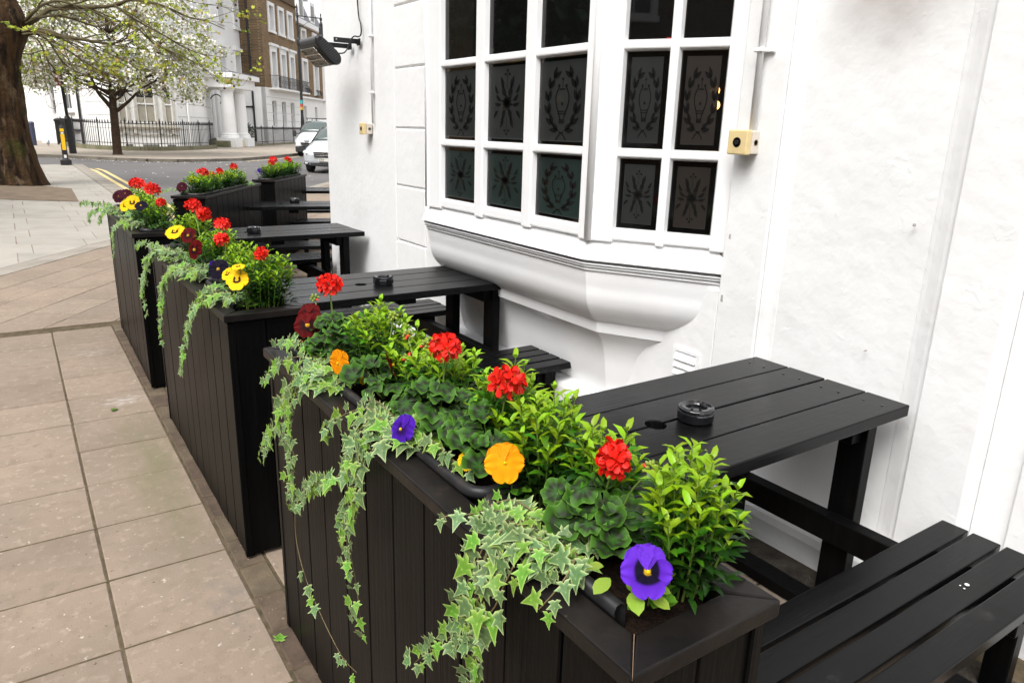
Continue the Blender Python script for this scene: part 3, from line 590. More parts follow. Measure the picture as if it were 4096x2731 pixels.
# ------------------------------------------------------------------ picnic tables (local x: 0 = planter end .. L = wall end, y: 0 = near edge)
TZ, BZ, TL = .735, .40, 1.38
def plankpoly(x0, x1, y0, y1, notch=None):
    if not notch: return [(x0,y0),(x1,y0),(x1,y1),(x0,y1)]
    hx, side, r = notch; arc = [(hx+r*math.cos(PI*i/8), r*math.sin(PI*i/8)) for i in range(9)]
    if side > 0: return [(x0,y0),(x1,y0),(x1,y1)]+[(a, y1-b) for a, b in arc]+[(x0,y1)]
    return [(x0,y1),(x0,y0)]+[(a, y0+b) for a, b in arc[::-1]]+[(x1,y0),(x1,y1)]
def picnic(label, loc, rz=0, L_=TL, hole=.53, dw=.61):
    t = thing('picnic_table', label, 'picnic table', loc, rz, 'black picnic tables beside the pub')
    pw = (dw-.018)/4
    for i in range(4):
        y = i*(pw+.006); nt_ = (hole, 1, .03) if i == 1 else ((hole, -1, .03) if i == 2 else None)
        o = fixn(MB().prism(plankpoly(jit(.004),L_+jit(.004),y,y+pw,nt_), TZ-.038, TZ+jit(.0012)).build('tabletop_plank', M['plank_y'], t, bevel=.0035, seg=2))
        for sx in (L_-.095, .095):
            for sy in (.3,.72):
                s_ = MB().lathe([(.0042,0),(.0042,.0012),(.0,.0014)], 7).build('screw', M['ash'], o); s_.location = (sx+jit(.004), y+pw*sy, TZ+.0012)
    BW = .36; bp = (BW-.036)/4
    for (b0, nm) in ((-.165-BW,'near'),(dw+.165,'far')):
        for i in range(4): 
            y = b0+i*(bp+.012); MB().box(jit(.004),L_+jit(.004),y,y+bp,BZ-.036,BZ+jit(.001)).build('bench_plank', M['plank_y'], t, bevel=.0035, seg=2)
        for x in (.12, L_-.19):
            MB().box(x,x+.05,b0+.01,b0+BW-.01,BZ-.105,BZ-.037).build('bench_bearer', M['black'], t, bevel=.003)
            yb = b0+.05 if nm == 'near' else b0+BW-.12
            MB().box(x+.051,x+.10,yb,yb+.07,.004,BZ-.038).build('leg', M['black'], t, bevel=.003)
    for x in (.15, L_-.175):
        for y in (.03, dw-.125): MB().box(x,x+.052,y,y+.095,.004,TZ-.039).build('leg', M['black'], t, bevel=.003)
        MB().box(x-.052,x-.001,.05,dw-.05,TZ-.11,TZ-.039).build('top_bearer', M['black'], t, bevel=.003)
        MB().box(x-.054,x-.001,-.165-BW+.03,dw+.165+BW-.03,.262,.352).build('cross_beam', M['black'], t, bevel=.003)
    MB().box(L_/2-.05,L_/2+.05,.06,dw-.06,TZ-.075,TZ-.039).build('centre_batten', M['black'], t)
    MB().box(L_-.28,L_-.20,-.5,dw+.5,.004,.05).build('ground_runner', M['black'], t, bevel=.003)
    return t
X0 = 2.335-TL
T1 = picnic('nearest black picnic table with bird-splashed bench in the right foreground', (X0,1.105,0))
T2 = picnic('black picnic table in front of the curved foot of the bay window', (X0+.005,3.355,0), 0)
T3 = picnic('black picnic table standing just before the pub corner below the heater', (X0-.01,5.59,0), R(.0))
T4 = picnic('black picnic table turned at the pub corner, fourth from the camera', (1.765,7.80,0), R(-15.5), 1.3, .53, .58)
T5 = picnic('farthest black picnic table, partly behind the pub corner', (2.88,9.50,0), R(-14), 1.3, .53, .58)
dp = MB()
for (x, y, r) in ((2.02,.72,.007),(2.0,.728,.0025),(1.995,.715,.003)): dp.ball((x,y,BZ+.0018), r, 7, .3)
tag(dp.build('bird_dropping', mat('bird_lime', (.8,.79,.76), .6), smooth=True), 'white bird dropping on the nearest bench', 'dropping')
# ------------------------------------------------------------------ ashtrays
def ashtray(label, loc, rz=0, n=10):
    a = thing('ashtray', label, 'ashtray', loc, rz, 'black round ashtrays on the tables')
    MB().lathe([(.0,.001),(.050,.001),(.054,.004),(.055,.03),(.053,.036),(.0505,.037),(.0505,.03),(.0,.008)], n).build('bowl', M['ash'], a, bevel=.0015)
    MB().lathe([(.053,.0375),(.055,.040),(.053,.047),(.047,.051),(.033,.048),(.030,.043),(.030,.036),(.033,.034)], n, ph=.1).build('lid', M['ash'], a, bevel=.001)
    a.scale = (1,1,.9); MB().box(-.034,-.026,-.003,.003,.035,.053).box(.026,.034,-.003,.003,.035,.053).build('rest', M['ash'], a, bevel=.001)
    return a
ashtray('black ashtray next to the parasol hole on the nearest table', (1.615,1.375,TZ+.001), .3, 24)
ashtray('black ashtray on the table in front of the bay window', (1.60,3.61,TZ+.001), .2)
ashtray('black ashtray on the table below the patio heater', (1.51,5.84,TZ+.001), .5)
ashtray('black ashtray on the turned table at the pub corner', (2.53,8.02,TZ+.001))
# ------------------------------------------------------------------ plants
def leafmat(name, c, c2, rough=.38, orand=.22, ramp=None):
    m = mat(name, c, rough, .3, var=(c2, 26, .42, .72), orand=orand, ramp=ramp); 
    b = m.node_tree.nodes['Principled BSDF']; t = m.node_tree
    tr = t.nodes.new('ShaderNodeBsdfTranslucent'); mx = t.nodes.new('ShaderNodeMixShader'); mx.inputs[0].default_value = .22
    src = b.inputs['Base Color'].links
    if src: t.links.new(src[0].from_socket, tr.inputs['Color'])
    else: tr.inputs['Color'].default_value = b.inputs['Base Color'].default_value
    t.links.new(b.outputs[0], mx.inputs[1]); t.links.new(tr.outputs[0], mx.inputs[2]); t.links.new(mx.outputs[0], t.nodes['Material Output'].inputs['Surface'])
    return m
def rampleaf(name, ramp, rough=.4, orand=.15):
    m = mat(name, ramp[0][1], rough, .22, ramp=ramp, orand=orand); return m
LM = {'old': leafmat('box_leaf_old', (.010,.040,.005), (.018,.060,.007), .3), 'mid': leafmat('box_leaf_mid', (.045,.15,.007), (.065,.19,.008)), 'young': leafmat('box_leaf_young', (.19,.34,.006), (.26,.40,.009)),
      'stem': mat('green_stem', (.12,.19,.03), .5), 'vine': mat('ivy_vine', (.16,.12,.05), .6), 'ger': rampleaf('geranium_leaf', [(0,(.03,.075,.009)),(.28,(.018,.06,.008)),(.46,(.016,.026,.008)),(.60,(.015,.025,.008)),(.74,(.028,.085,.006)),(.93,(.040,.11,.009)),(1,(.09,.20,.025))], .6, .1),
      'ivy': rampleaf('variegated_ivy_leaf', [(0,(.20,.27,.09)),(.10,(.085,.145,.05)),(.45,(.075,.135,.05)),(.66,(.105,.175,.06)),(.86,(.20,.28,.11)),(1,(.38,.43,.20))], .42, .14),
      'ivyg': rampleaf('green_ivy_leaf', [(0,(.22,.34,.06)),(.15,(.085,.19,.02)),(.6,(.11,.22,.026)),(.9,(.20,.32,.06)),(1,(.36,.44,.14))], .42, .14),
      'pan': leafmat('pansy_leaf', (.07,.19,.012), (.11,.25,.02)), 'pan2': leafmat('pale_pansy_leaf', (.20,.34,.03), (.27,.39,.06)),
      'red': mat('geranium_red', (.66,.012,.004), .55, .25, var=((.50,.006,.003), 60, .4, .7), orand=.09), 'bud': mat('geranium_bud', (.20,.26,.03), .5, orand=.1), 'redbud': mat('red_bud', (.75,.05,.02), .5)}
def polyleaf(outline, inner=.55, m=None, fold=.12, curl=.0, name='leaf', kc=0, ki=.45, ruf=0):
    """leaf: base at origin, tip along +y; outline = half points (x,y) from base to tip, mirrored"""
    out = [(x,y) for x,y in outline]+[(-x,y) for x,y in outline[::-1] if x > 1e-6]
    n = len(out); cy = .42*max(y for x,y in outline); c = V((0,cy,0)); vs = [(0,cy,-.02)]; ks = [kc]
    def zz(x, y, r, i): return fold*abs(x)-curl*(y-cy)**2*(1 if y > cy else .3)+ (ruf*math.sin(i*2.1)*r if ruf else 0)
    for i, (x, y) in enumerate(out): px, py = x*inner, cy+(y-cy)*inner; vs.append((px,py,zz(px,py,.5,i))); ks.append(ki)
    for i, (x, y) in enumerate(out): vs.append((x,y,zz(x,y,1,i))); ks.append(1)
    fs = [(0,1+i,1+(i+1)%n) for i in range(n)]+[(1+i,1+n+i,1+n+(i+1)%n,1+(i+1)%n) for i in range(n)]
    mb = MB(); mb.add(vs, fs, ks); return mb
def mk(mb, m, nm='leaf'): return mb.mesh(nm, m, smooth=True)
_box = lambda: MB().add([(0,0,0),(.18,.30,.10),(.16,.66,.07),(0,1,-.20),(-.16,.66,.07),(-.18,.30,.10),(0,.33,.03),(0,.68,-.01)], [(0,1,6),(6,1,2,7),(7,2,3),(0,6,5),(6,7,4,5),(7,3,4)])
BOXL = {k: mk(_box(), LM[k]) for k in ('old','mid','young')}; BOXMB = _box()
IVO = [[(.0,0),(.14,-.12),(.44,-.10),(.26,.14),(.28,.24),(.66,.44),(.30,.48),(.20,.56),(.10,.82),(0,1.10)],
       [(.0,0),(.16,-.08),(.46,.02),(.27,.20),(.58,.50),(.27,.52),(.14,.74),(0,1.08)],
       [(.0,.02),(.12,-.12),(.38,-.14),(.24,.10),(.62,.26),(.28,.40),(.22,.52),(.12,.80),(0,1.15)]]
IVYL = [mk(polyleaf(o, .60, fold=f, curl=.25), m) for o, f in zip(IVO, (.10,.16,-.05)) for m in (LM['ivy'], LM['ivyg'])]
def gleaf(ruf, a):
    pts = []; N_ = 34
    for i in range(N_+1):
        th = -PI/2+.12+(2*PI-.24)*i/N_; r = .5*(.95+.085*abs(math.sin(4.5*th+.3))+.03*math.sin(3*th)+.012*math.cos(i*PI)); pts.append((r*math.cos(th), r*math.sin(th)))
    vs, ks = [(0,-.06,0)], [0.]
    for q, k in ((.35,.34),(.68,.66),(1,1)):
        for i, (x, y) in enumerate(pts):
            z = a*q*q+ruf*q*q*math.sin(i*2*PI*6/N_+a*9)+.03*math.sin(9*th+.6)*q*q; vs.append((x*q, y*q, z)); ks.append(k)
    n = N_+1; fs = [(0,1+i,2+i) for i in range(N_)]
    for q in range(2): fs += [(1+q*n+i,1+(q+1)*n+i,2+(q+1)*n+i,2+q*n+i) for i in range(N_)]
    return MB().add(vs, fs, ks)
GERL = [mk(gleaf(.09,.14), LM['ger']), mk(gleaf(.10,-.10), LM['ger']), mk(gleaf(.07,.26), LM['ger'])]
_ov = lambda: polyleaf([(0,0),(.12,.10),(.26,.32),(.30,.55),(.22,.80),(0,1)], .6, fold=.12, curl=.3)
PANL = [mk(_ov(), LM['pan']), mk(_ov(), LM['pan2'])]
def floret():
    mb = MB()
    for i in range(5):
        a = 2*PI*i/5; M_ = Matrix.Rotation(a,4,'Z') @ Matrix.Rotation(R(22),4,'X')
        mb.merge(MB().add([(0,.08,0),(.22,.42,.03),(.30,.78,.0),(.14,1.0,-.06),(-.14,1.02,-.02),(-.30,.76,.04),(-.2,.4,.02),(0,.6,-.03)], [(0,1,7),(1,2,7),(2,3,7),(3,4,7),(4,5,7),(5,6,7),(6,0,7)]), M_)
    return mb
FLO = floret().mesh('floret', LM['red'], smooth=False)
BUD = MB().ball((0,0,0), 1, 6, 1.5).mesh('bud', LM['bud'], smooth=True); RBUD = MB().ball((0,0,0), 1, 6, 1.6).mesh('bud', LM['redbud'], smooth=True)
PCOL = {'purple': [(0,(.62,.38,.01)),(.09,(.62,.38,.01)),(.15,(.003,.001,.01)),(.46,(.003,.001,.012)),(.56,(.075,.012,.34)),(1,(.105,.022,.44))],
        'violet': [(0,(.02,.0,.06)),(.35,(.02,.004,.09)),(.5,(.04,.006,.22)),(1,(.06,.01,.30))],
        'orange': [(0,(.55,.20,.0)),(.1,(.80,.28,.003)),(.5,(.70,.22,.002)),(1,(.74,.26,.003))],
        'yellow': [(0,(.70,.40,.0)),(.13,(.75,.45,.01)),(.17,(.015,.006,.004)),(.32,(.012,.004,.003)),(.41,(.68,.40,.005)),(1,(.74,.45,.008))],
        'red': [(0,(.7,.40,.02)),(.12,(.6,.3,.02)),(.18,(.012,.002,.003)),(.42,(.018,.002,.004)),(.60,(.055,.001,.0015)),(1,(.085,.0015,.002))],
        'maroon': [(0,(.5,.3,.02)),(.08,(.04,.003,.01)),(.5,(.022,.001,.005)),(1,(.045,.002,.012))],
        'black': [(0,(.7,.4,.02)),(.10,(.5,.3,.02)),(.16,(.002,.001,.005)),(1,(.004,.0015,.012))]}
def petalmb(wd, ln, cup, notch=0, ph=0):
    vs, kk, fs = [(0,0,0)], [0.], []; N_ = 11; QS = (.08,.2,.36,.54,.72,.86,.95,1.03)
    for q in QS:
        hw = wd*.5*math.sqrt(max(.012, 1-((q-.56)/.505)**2)) if q > .2 else wd*.5*q*2.2
        for i in range(N_):
            u = -1+2*i/(N_-1); y = ln*(q-notch*max(0,1-abs(u)*2.0)*max(0,q-.8)*.5); z = cup*q*q*(1-.4*u*u)+.05*q*q*math.sin(i*1.5+ph)+.04*u*u*q
            vs.append((hw*u, y, z)); kk.append(math.sqrt((hw*u*.8)**2+y*y)/ln)
    fs = [(0,1+i,2+i) for i in range(N_-1)]
    for q in range(len(QS)-1): fs += [(1+q*N_+i,1+(q+1)*N_+i,2+(q+1)*N_+i,2+q*N_+i) for i in range(N_-1)]
    return MB().add(vs, fs, kk)
PET = {}
for c, rp in PCOL.items():
    pm = mat('pansy_'+c, rp[-1][1], .7, .1, ramp=rp, orand=.099)
    rp2 = [(0, rp[-1][1]), (1, rp[-1][1])]; pt_ = mat('pansy_back_'+c, rp[-1][1], .7, .1, var=(tuple(v*.62 for v in rp[-1][1]), 14, .35, .7), orand=.099)
    PET[c] = (petalmb(1.20,1.0,.08,0,1).mesh('petal', pt_ if c not in ('black','maroon') else pm, smooth=True), petalmb(1.08,.98,.06,0,2).mesh('petal', pm, smooth=True), petalmb(1.32,.98,-.04,1,3).mesh('petal', pm, smooth=True))
    PET[c+'_m'] = (pt_, pm)
def stem(parent, pts, r, m, nm='stem', n=5): return MB().tube(pts, r, n, False).build(nm, m, parent, smooth=True)
TOC = lambda p: (V((0,0,EYE))-V(p)).normalized()      # pansies turn to the open, camera side of the street

def pansy(label, p, colour, face, r=.033, base_z=LID-.01, nleaf=9, bud=False, group=None, bx=None):
    """p: flower centre; face: direction the flower looks"""
    b = V((p[0]+.02 if bx is None else bx, p[1]+jit(.01), base_z)); t = thing('pansy', label, 'pansy', b, 0, group)
    f = V(face).normalized(); c = V(p)-b+f*.012+V((-.006,-.012,.004)); up = V((0,0,1)); up = (up-f*up.dot(f)).normalized()
    stem(t, curve([(0,0,0),(c*.5+V((.008,0,.01))),(c-f*.010+V((0,0,.004))),(c-f*.004)], 4), .0014, LM['stem'])
    side = up.cross(f)
    def petal(i, ang, tilt, off):
        d = up*math.cos(ang)+side*math.sin(ang); nn_ = (f+d*tilt).normalized(); inst('petal', PET[colour][i], t, frame(c+f*off, d-f*d.dot(f)*0+f*(-tilt), nn_, r))
    petal(0, -.50+jit(.08), .34, -.0015); petal(0, .50+jit(.08), .28, -.0035); petal(1, -1.62+jit(.1), .22, .001); petal(1, 1.62+jit(.1), .22, .002); petal(2, PI+jit(.08), -.02, .0035)
    ey = MB().ball((0,0,0), .0032 if r > .025 else .0022, 6).build('eye', PET['yellow_m'][0], t); ey.location = c+f*.004
    for i in range(nleaf):
        a = 2*PI*i/nleaf+jit(.4); h = rnd.uniform(.004,.036); q = V((math.cos(a)*rnd.uniform(.005,.022), math.sin(a)*rnd.uniform(.005,.025), h)); d = V((math.cos(a), math.sin(a), rnd.uniform(.1,.8)))
        inst('leaf', PANL[1 if rnd.random() < .25 else 0], t, frame(q, d, V((0,0,1))+rv()*.4, rnd.uniform(.016,.030)))
    return t
def box_shrub(label, p, h=.20, rad=.075, stems=20, per=14, ls=.034, joined=False, extra=150, group='small box shrubs in the planters'):
    h *= 1.02; rad *= (.76 if p[1] < .7 else .92) if p[1] < 2.3 else .90; t = thing('box_shrub', label, 'shrub', p, 0, group); mbj = {k: MB() for k in BOXL}; sm_ = MB(); stems = int(stems*1.25); per = 22; cnt = 0
    for i in range(stems):
        a = i*2.39996; rr = rad*math.sqrt((i+.5)/stems); bx, by = rr*.55*math.cos(a), rr*.55*math.sin(a); tx, ty = rr*1.15*math.cos(a)+jit(.012), rr*1.15*math.sin(a)+jit(.012)
        hh = h*(1-.28*(rr/rad)**2)*rnd.uniform(.82,1.05); pts = [V((bx+(tx-bx)*u+jit(.003), by+(ty-by)*u+jit(.003), hh*u)) for u in (0,.33,.66,1)]
        sm_.tube(pts, [.0018,.0016,.0013,.0008], 4, False)
        for j in range(per//2):
            u = (j+.7)/(per/2); u = .10+.9*u; k = min(2, int(u*3)); c = pts[k].lerp(pts[k+1], u*3-k) if u < 1 else pts[3]
            for sgn in (0, PI):
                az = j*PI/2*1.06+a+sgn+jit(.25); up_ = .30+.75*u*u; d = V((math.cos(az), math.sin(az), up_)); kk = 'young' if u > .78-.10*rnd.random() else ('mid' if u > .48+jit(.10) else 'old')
                s_ = ls*rnd.uniform(.75,1.12)*(1.0 if u < .9 else .8); F = frame(c, d, V((0,0,1.2))-V((math.cos(az),math.sin(az),0))*.3+rv()*.25, s_)
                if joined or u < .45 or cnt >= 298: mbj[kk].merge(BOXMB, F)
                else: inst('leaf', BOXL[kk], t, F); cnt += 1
    inn = {'old': MB(), 'mid': MB()}
    for i in range(extra):
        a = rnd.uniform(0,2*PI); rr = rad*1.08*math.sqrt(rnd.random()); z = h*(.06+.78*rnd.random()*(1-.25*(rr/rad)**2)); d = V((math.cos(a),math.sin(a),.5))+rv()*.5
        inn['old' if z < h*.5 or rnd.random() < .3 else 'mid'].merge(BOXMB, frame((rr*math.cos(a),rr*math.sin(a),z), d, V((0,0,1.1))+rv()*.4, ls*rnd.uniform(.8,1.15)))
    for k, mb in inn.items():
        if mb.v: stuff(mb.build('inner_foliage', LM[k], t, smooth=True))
    sm_.build('stems', LM['stem'], t)
    if True:
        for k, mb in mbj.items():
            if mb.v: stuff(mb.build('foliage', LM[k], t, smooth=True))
    return t
def geranium(label, p, heads, nleaf=16, ls=.055, rad=.075, h=.10, hs=1., buds=(), group='red geraniums in the planters', base_z=LID-.015, wide=1.3, nflo=17, stalk_h=None):
    hs *= .86 if p[1] < 2.3 else (.74 if p[1] < 4.3 else .78)
    t = thing('geranium', label, 'geranium', (p[0],p[1],base_z), 0, group); B = V((p[0],p[1],base_z))
    nleaf = int(nleaf*1.8)
    for i in range(nleaf):
        a = i*2.39996+jit(.3); rr = rad*math.sqrt((i+.6)/nleaf); q = V((rr*math.cos(a), rr*wide*math.sin(a), h*(1-.55*(rr/rad)**2)*rnd.uniform(.75,1.05)))
        stem(t, [(0,0,.0),(q*.5+V((0,0,.012))),q], .0013, LM['stem'], 'petiole', 4)
        d = V((math.cos(a), math.sin(a), -.15))+rv()*.25; n_ = V((math.cos(a)*.45-.25, math.sin(a)*.45-.35, 1.0))+rv()*.35
        inst('leaf', rnd.choice(GERL), t, frame(q, d, n_, ls*rnd.uniform(.6,1.12)))
    for (hx, hy, hz) in heads:
        c = V((hx,hy,hz))-B; s0 = V((c.x*.3, c.y*.3, h*.35)); stem(t, curve([s0,(s0+c)*.5+V((.004,.004,.008)),c-V((0,0,.012))], 4), .0019, LM['stem'], 'flower_stem')
        fl = nflo; hs_ = hs; lx, ly, la = jit(.5), jit(.5), rnd.uniform(0,6)
        for i in range(fl):
            th = math.acos(1-1.35*(i+.5)/fl); a = i*2.39996; d = V((math.sin(th)*math.cos(a), math.sin(th)*math.sin(a), math.cos(th)*.85)); q = c+(d*rnd.uniform(.75,1.2)+V((lx*math.cos(a-la)*math.sin(th),ly*math.sin(a+la)*math.sin(th),-.25*max(0,math.cos(a-la))*math.sin(th))))*.019*hs
            inst('floret', FLO, t, frame(q, d.orthogonal(), d+rv()*.35, .0195*hs*rnd.uniform(.9,1.12)) @ Matrix.Rotation(rnd.uniform(0,6),4,'Z'))
        for i in range(6):
            a = i*1.05+.4; q = c+V((math.cos(a)*.014*hs, math.sin(a)*.014*hs, -.020-.008*rnd.random())); 
            inst('bud', RBUD if rnd.random() < .45 else BUD, t, frame(q, V((math.cos(a),math.sin(a),0)).orthogonal(), V((math.cos(a)*.5,math.sin(a)*.5,-1)), .0030*hs))
    for (hx, hy, hz) in buds:
        c = V((hx,hy,hz))-B; s0 = V((c.x*.4, c.y*.4, h*.3)); stem(t, curve([s0,(s0+c)*.5+V((0,.005,.012)),c-V((0,0,.006))], 4), .0018, LM['stem'], 'flower_stem')
        for i in range(13):
            a = i*2.4; th = math.acos(1-1.7*(i+.5)/13); d = V((math.sin(th)*math.cos(a), math.sin(th)*math.sin(a), math.cos(th))); inst('bud', BUD if rnd.random() < .85 else RBUD, t, frame(c+d*.0095, d.orthogonal(), d, .0034))
    return t
def ivy(label, root, strands, mound=40, ms=(.05,.07), ls=.033, group='variegated ivy trailing over the planters', step=.016, green=.35):
    step *= .80; ls *= 1.16
    """strands: list of 3-D control points in world space, first near the root"""
    t = thing('ivy', label, 'ivy', root, 0, group); B = V(root)
    def leafat(q, out, tipd, s_): inst('leaf', IVYL[rnd.randrange(3)*2+(1 if rnd.random() < green else 0)], t, frame(q, tipd, out, s_))
    for i in range(mound):
        a = rnd.uniform(0,2*PI); rr = math.sqrt(rnd.random()); q = V((math.cos(a)*ms[0]*rr, math.sin(a)*ms[1]*rr, rnd.uniform(.0,.045)*(1.2-rr*.7)+.012))
        leafat(q, V((math.cos(a)*.4-.45, math.sin(a)*.4-.3, 1))+rv()*.4, V((math.cos(a)-.4, math.sin(a), -.25))+rv()*.3, ls*rnd.uniform(.6,1.15))
    for s_ in strands:
        dens = 1.; pts = s_
        if isinstance(s_[0], (int,float)): dens = s_[0]; pts = s_[1:]
        P = curve([V(q)-B for q in pts], 8); P = [V(q)+V((0,0,0)) for q in P]
        MB().tube(P, [.0016*(1-.5*i/len(P)) for i in range(len(P))], 4, False).build('vine', LM['vine'], t, smooth=True)
        L_ = 0; nxt = step*.5; k = 0; tot = sum((P[i+1]-P[i]).length for i in range(len(P)-1))
        for i in range(len(P)-1):
            seg = (P[i+1]-P[i]).length; d = (P[i+1]-P[i]).normalized()
            while nxt < L_+seg:
                q = P[i].lerp(P[i+1], (nxt-L_)/seg); u = nxt/tot; hang = max(0, -d.z)
                sdv = V((0,1,0)) if k % 2 else V((0,-1,0))
                out = V((-1,-.35,.55*(1-hang)+.25)) + rv()*.45
                tipd = V((-.25,0,-.75)) + sdv*.75 + d*.35 + rv()*.4
                off = sdv*rnd.uniform(.003,.024)+V((-rnd.uniform(.0,.014),0,rnd.uniform(-.004,.008)))
                sz = ls*(1-.35*u)*rnd.uniform(.6,1.15)
                if dens >= 1 or rnd.random() < dens: leafat(q+off, out, tipd, sz)
                nxt += step*rnd.uniform(.7,1.3); k += 1
            L_ += seg
    return t
FACE = V((-.45,-.75,.45))
# ---- nearest planter
box_shrub('bushy box shrub with lime tips at the near corner of the closest planter', (.735,.618,LID-.02), .215, .082, 21, 14)
box_shrub('lime-tipped box shrub behind the large orange pansy', (.725,.935,LID-.02), .205, .07, 19, 14)
box_shrub('box shrub between two geraniums against the nearest tabletop', (.745,.815,LID-.02), .185, .055, 13, 14)
box_shrub('box shrub just left of the second geranium head from the camera', (.735,1.10,LID-.02), .215, .065, 17, 14)
box_shrub('box shrub in the middle of the closest planter beside green geranium buds', (.725,1.33,LID-.02), .205, .072, 19, 14)
box_shrub('box shrub right behind the farthest geranium head of the closest planter', (.72,1.66,LID-.02), .215, .075, 20, 14)
box_shrub('box shrub behind the dark red side-on pansy of the closest planter', (.735,1.50,LID-.02), .19, .06, 15, 14)
geranium('scarlet geranium directly above the purple pansy', (.69,.77), [(.70,.742,1.085)], 12, .062, .07, .11, 1.25, buds=[(.735,.70,1.08)])
geranium('scarlet geranium above the large orange pansy', (.685,1.06), [(.70,1.04,1.118)], 16, .062, .08, .13, 1.25)
geranium('scarlet geranium halfway along the closest planter', (.68,1.27), [(.685,1.245,1.132)], 17, .062, .085, .13, 1.2, buds=[(.70,1.36,1.105),(.71,1.47,1.10)])
geranium('scarlet geranium in front of a green bud at the far end of the closest planter', (.665,1.84), [(.665,1.85,1.15)], 18, .062, .085, .135, 1.25, buds=[(.67,1.99,1.085)])
geranium('leafy geranium with only closed buds beside the dark red pansies', (.675,1.54), [], 14, .058, .08, .12, 1., buds=[(.72,1.57,1.12),(.70,1.45,1.05)])
pansy('large purple pansy with a black blotch at the near end of the closest planter', (.636,.606,.998), 'purple', FACE, .0345, nleaf=14)
pansy('large ruffled orange pansy in the middle of the closest planter', (.635,.95,1.013), 'orange', V((-.35,-.8,.35)), .034, nleaf=12)
pansy('small yellow pansy with a dark face beside the large orange one', (.627,1.062,.972), 'yellow', V((-.2,-.5,.2)), .017, nleaf=8)
pansy('violet pansy leaning over the rim towards the pavement', (.583,1.22,.985), 'violet', V((-.8,-.25,.3)), .030, nleaf=6, bx=.61)
pansy('orange pansy seen side-on near the far end of the closest planter', (.61,1.628,1.008), 'orange', V((-.7,-.35,-.1)), .031, nleaf=8, bx=.63)
pansy('tiny yellow pansy bud-like flower below the side-on orange pansy', (.635,1.585,.972), 'yellow', V((.3,-.6,-.2)), .010, nleaf=8)
pansy('dark red pansy seen from the side among the geranium leaves', (.66,1.48,1.03), 'red', V((.75,-.3,.1)), .029, nleaf=6)
pansy('small drooping dark red pansy low among the leaves', (.645,1.40,.985), 'red', V((.2,-.4,-.5)), .016, nleaf=4)
pansy('big dark red pansy at the far end of the closest planter', (.62,1.905,1.03), 'red', V((-.3,-.8,.35)), .036, nleaf=8)
pansy('second dark red pansy tucked behind the big one', (.645,1.955,1.045), 'red', V((-.5,-.6,.35)), .033, nleaf=4)
pansy('small dark red pansy drooping under the big red one', (.60,1.885,.983), 'red', V((-.6,-.5,-.1)), .018, nleaf=4)
for (x, y, z, s_, dx, dy) in ((.615,.60,.972,.040,-.5,-.9),(.60,.628,.982,.036,-.9,-.2),(.635,.585,.966,.030,.3,-.9),(.655,.60,.965,.026,.5,-.5),(.612,.655,.98,.026,-.4,.6)):
    t = [o for o in bpy.data.objects if o.name == 'pansy'][0]; inst('leaf', PANL[1], t, frame(V((x,y,z))-t.location, V((dx,dy,-.15)), V((-.2,-.25,1)), s_))
ivy('variegated ivy spilling over the near part of the closest planter', (.60,.775,LID), [
    [(.60,.79,.965),(.555,.81,.985),(.515,.815,.93),(.508,.83,.84),(.505,.80,.76),(.503,.765,.66)],
    [(.60,.77,.965),(.55,.79,.97),(.52,.80,.92),(.50,.81,.86),(.498,.80,.74),(.5,.79,.60)],
    [(.59,.74,.965),(.545,.75,.975),(.52,.76,.93),(.51,.78,.87),(.505,.84,.80),(.503,.94,.705),(.502,1.03,.60)],
    [(.60,.80,.97),(.57,.85,.985),(.53,.90,.965),(.505,.93,.955)],
    [(.61,.74,.97),(.59,.69,.985),(.545,.665,.97),(.52,.68,.93)],
    [(.60,.82,.965),(.55,.83,.98),(.515,.83,.93),(.505,.85,.86),(.503,.82,.78),(.502,.80,.70)],
    [(.62,.80,.975),(.60,.86,.99),(.57,.89,.975)]], 74, (.06,.10))
ivy('variegated ivy hanging in two long tails from the middle of the closest planter', (.60,1.27,LID), [
    [(.60,1.27,.965),(.55,1.30,.985),(.512,1.325,.93),(.505,1.30,.84),(.503,1.345,.70),(.502,1.31,.60),(.501,1.285,.49)],
    [(.60,1.28,.965),(.55,1.31,.98),(.51,1.29,.92),(.503,1.28,.84),(.50,1.36,.74),(.50,1.33,.63)],
    [(.60,1.30,.97),(.56,1.36,.985),(.515,1.41,.955),(.503,1.46,.90)],
    [(.60,1.25,.965),(.55,1.24,.975),(.515,1.28,.91),(.503,1.44,.80),(.502,1.60,.71),(.502,1.70,.60)],
    [.28,(.51,1.55,.74),(.503,1.70,.62),(.502,1.74,.50),(.502,1.66,.40),(.502,1.45,.34),(.502,1.33,.36)],
    [(.61,1.22,.97),(.60,1.15,.985),(.605,1.08,.975),(.61,1.03,.965)],
    [(.60,1.30,.97),(.59,1.37,.99),(.57,1.42,.98)]], 60, (.055,.10))
ivy('variegated ivy tumbling from the far end of the closest planter', (.60,1.66,LID), [
    [(.60,1.66,.965),(.55,1.67,.975),(.512,1.70,.91),(.503,1.74,.80),(.502,1.735,.69),(.502,1.74,.60)],
    [(.60,1.68,.965),(.55,1.70,.97),(.51,1.73,.88),(.503,1.72,.76),(.502,1.73,.64)],
    [(.60,1.70,.97),(.54,1.74,.965),(.508,1.80,.85),(.503,1.90,.74),(.502,1.99,.66),(.502,2.02,.60)],
    [(.60,1.72,.97),(.55,1.78,.985),(.515,1.86,.945),(.503,1.93,.88)],
    [(.60,1.75,.975),(.585,1.86,1.0),(.57,1.95,.985),(.555,2.0,.965)]], 60, (.06,.09))
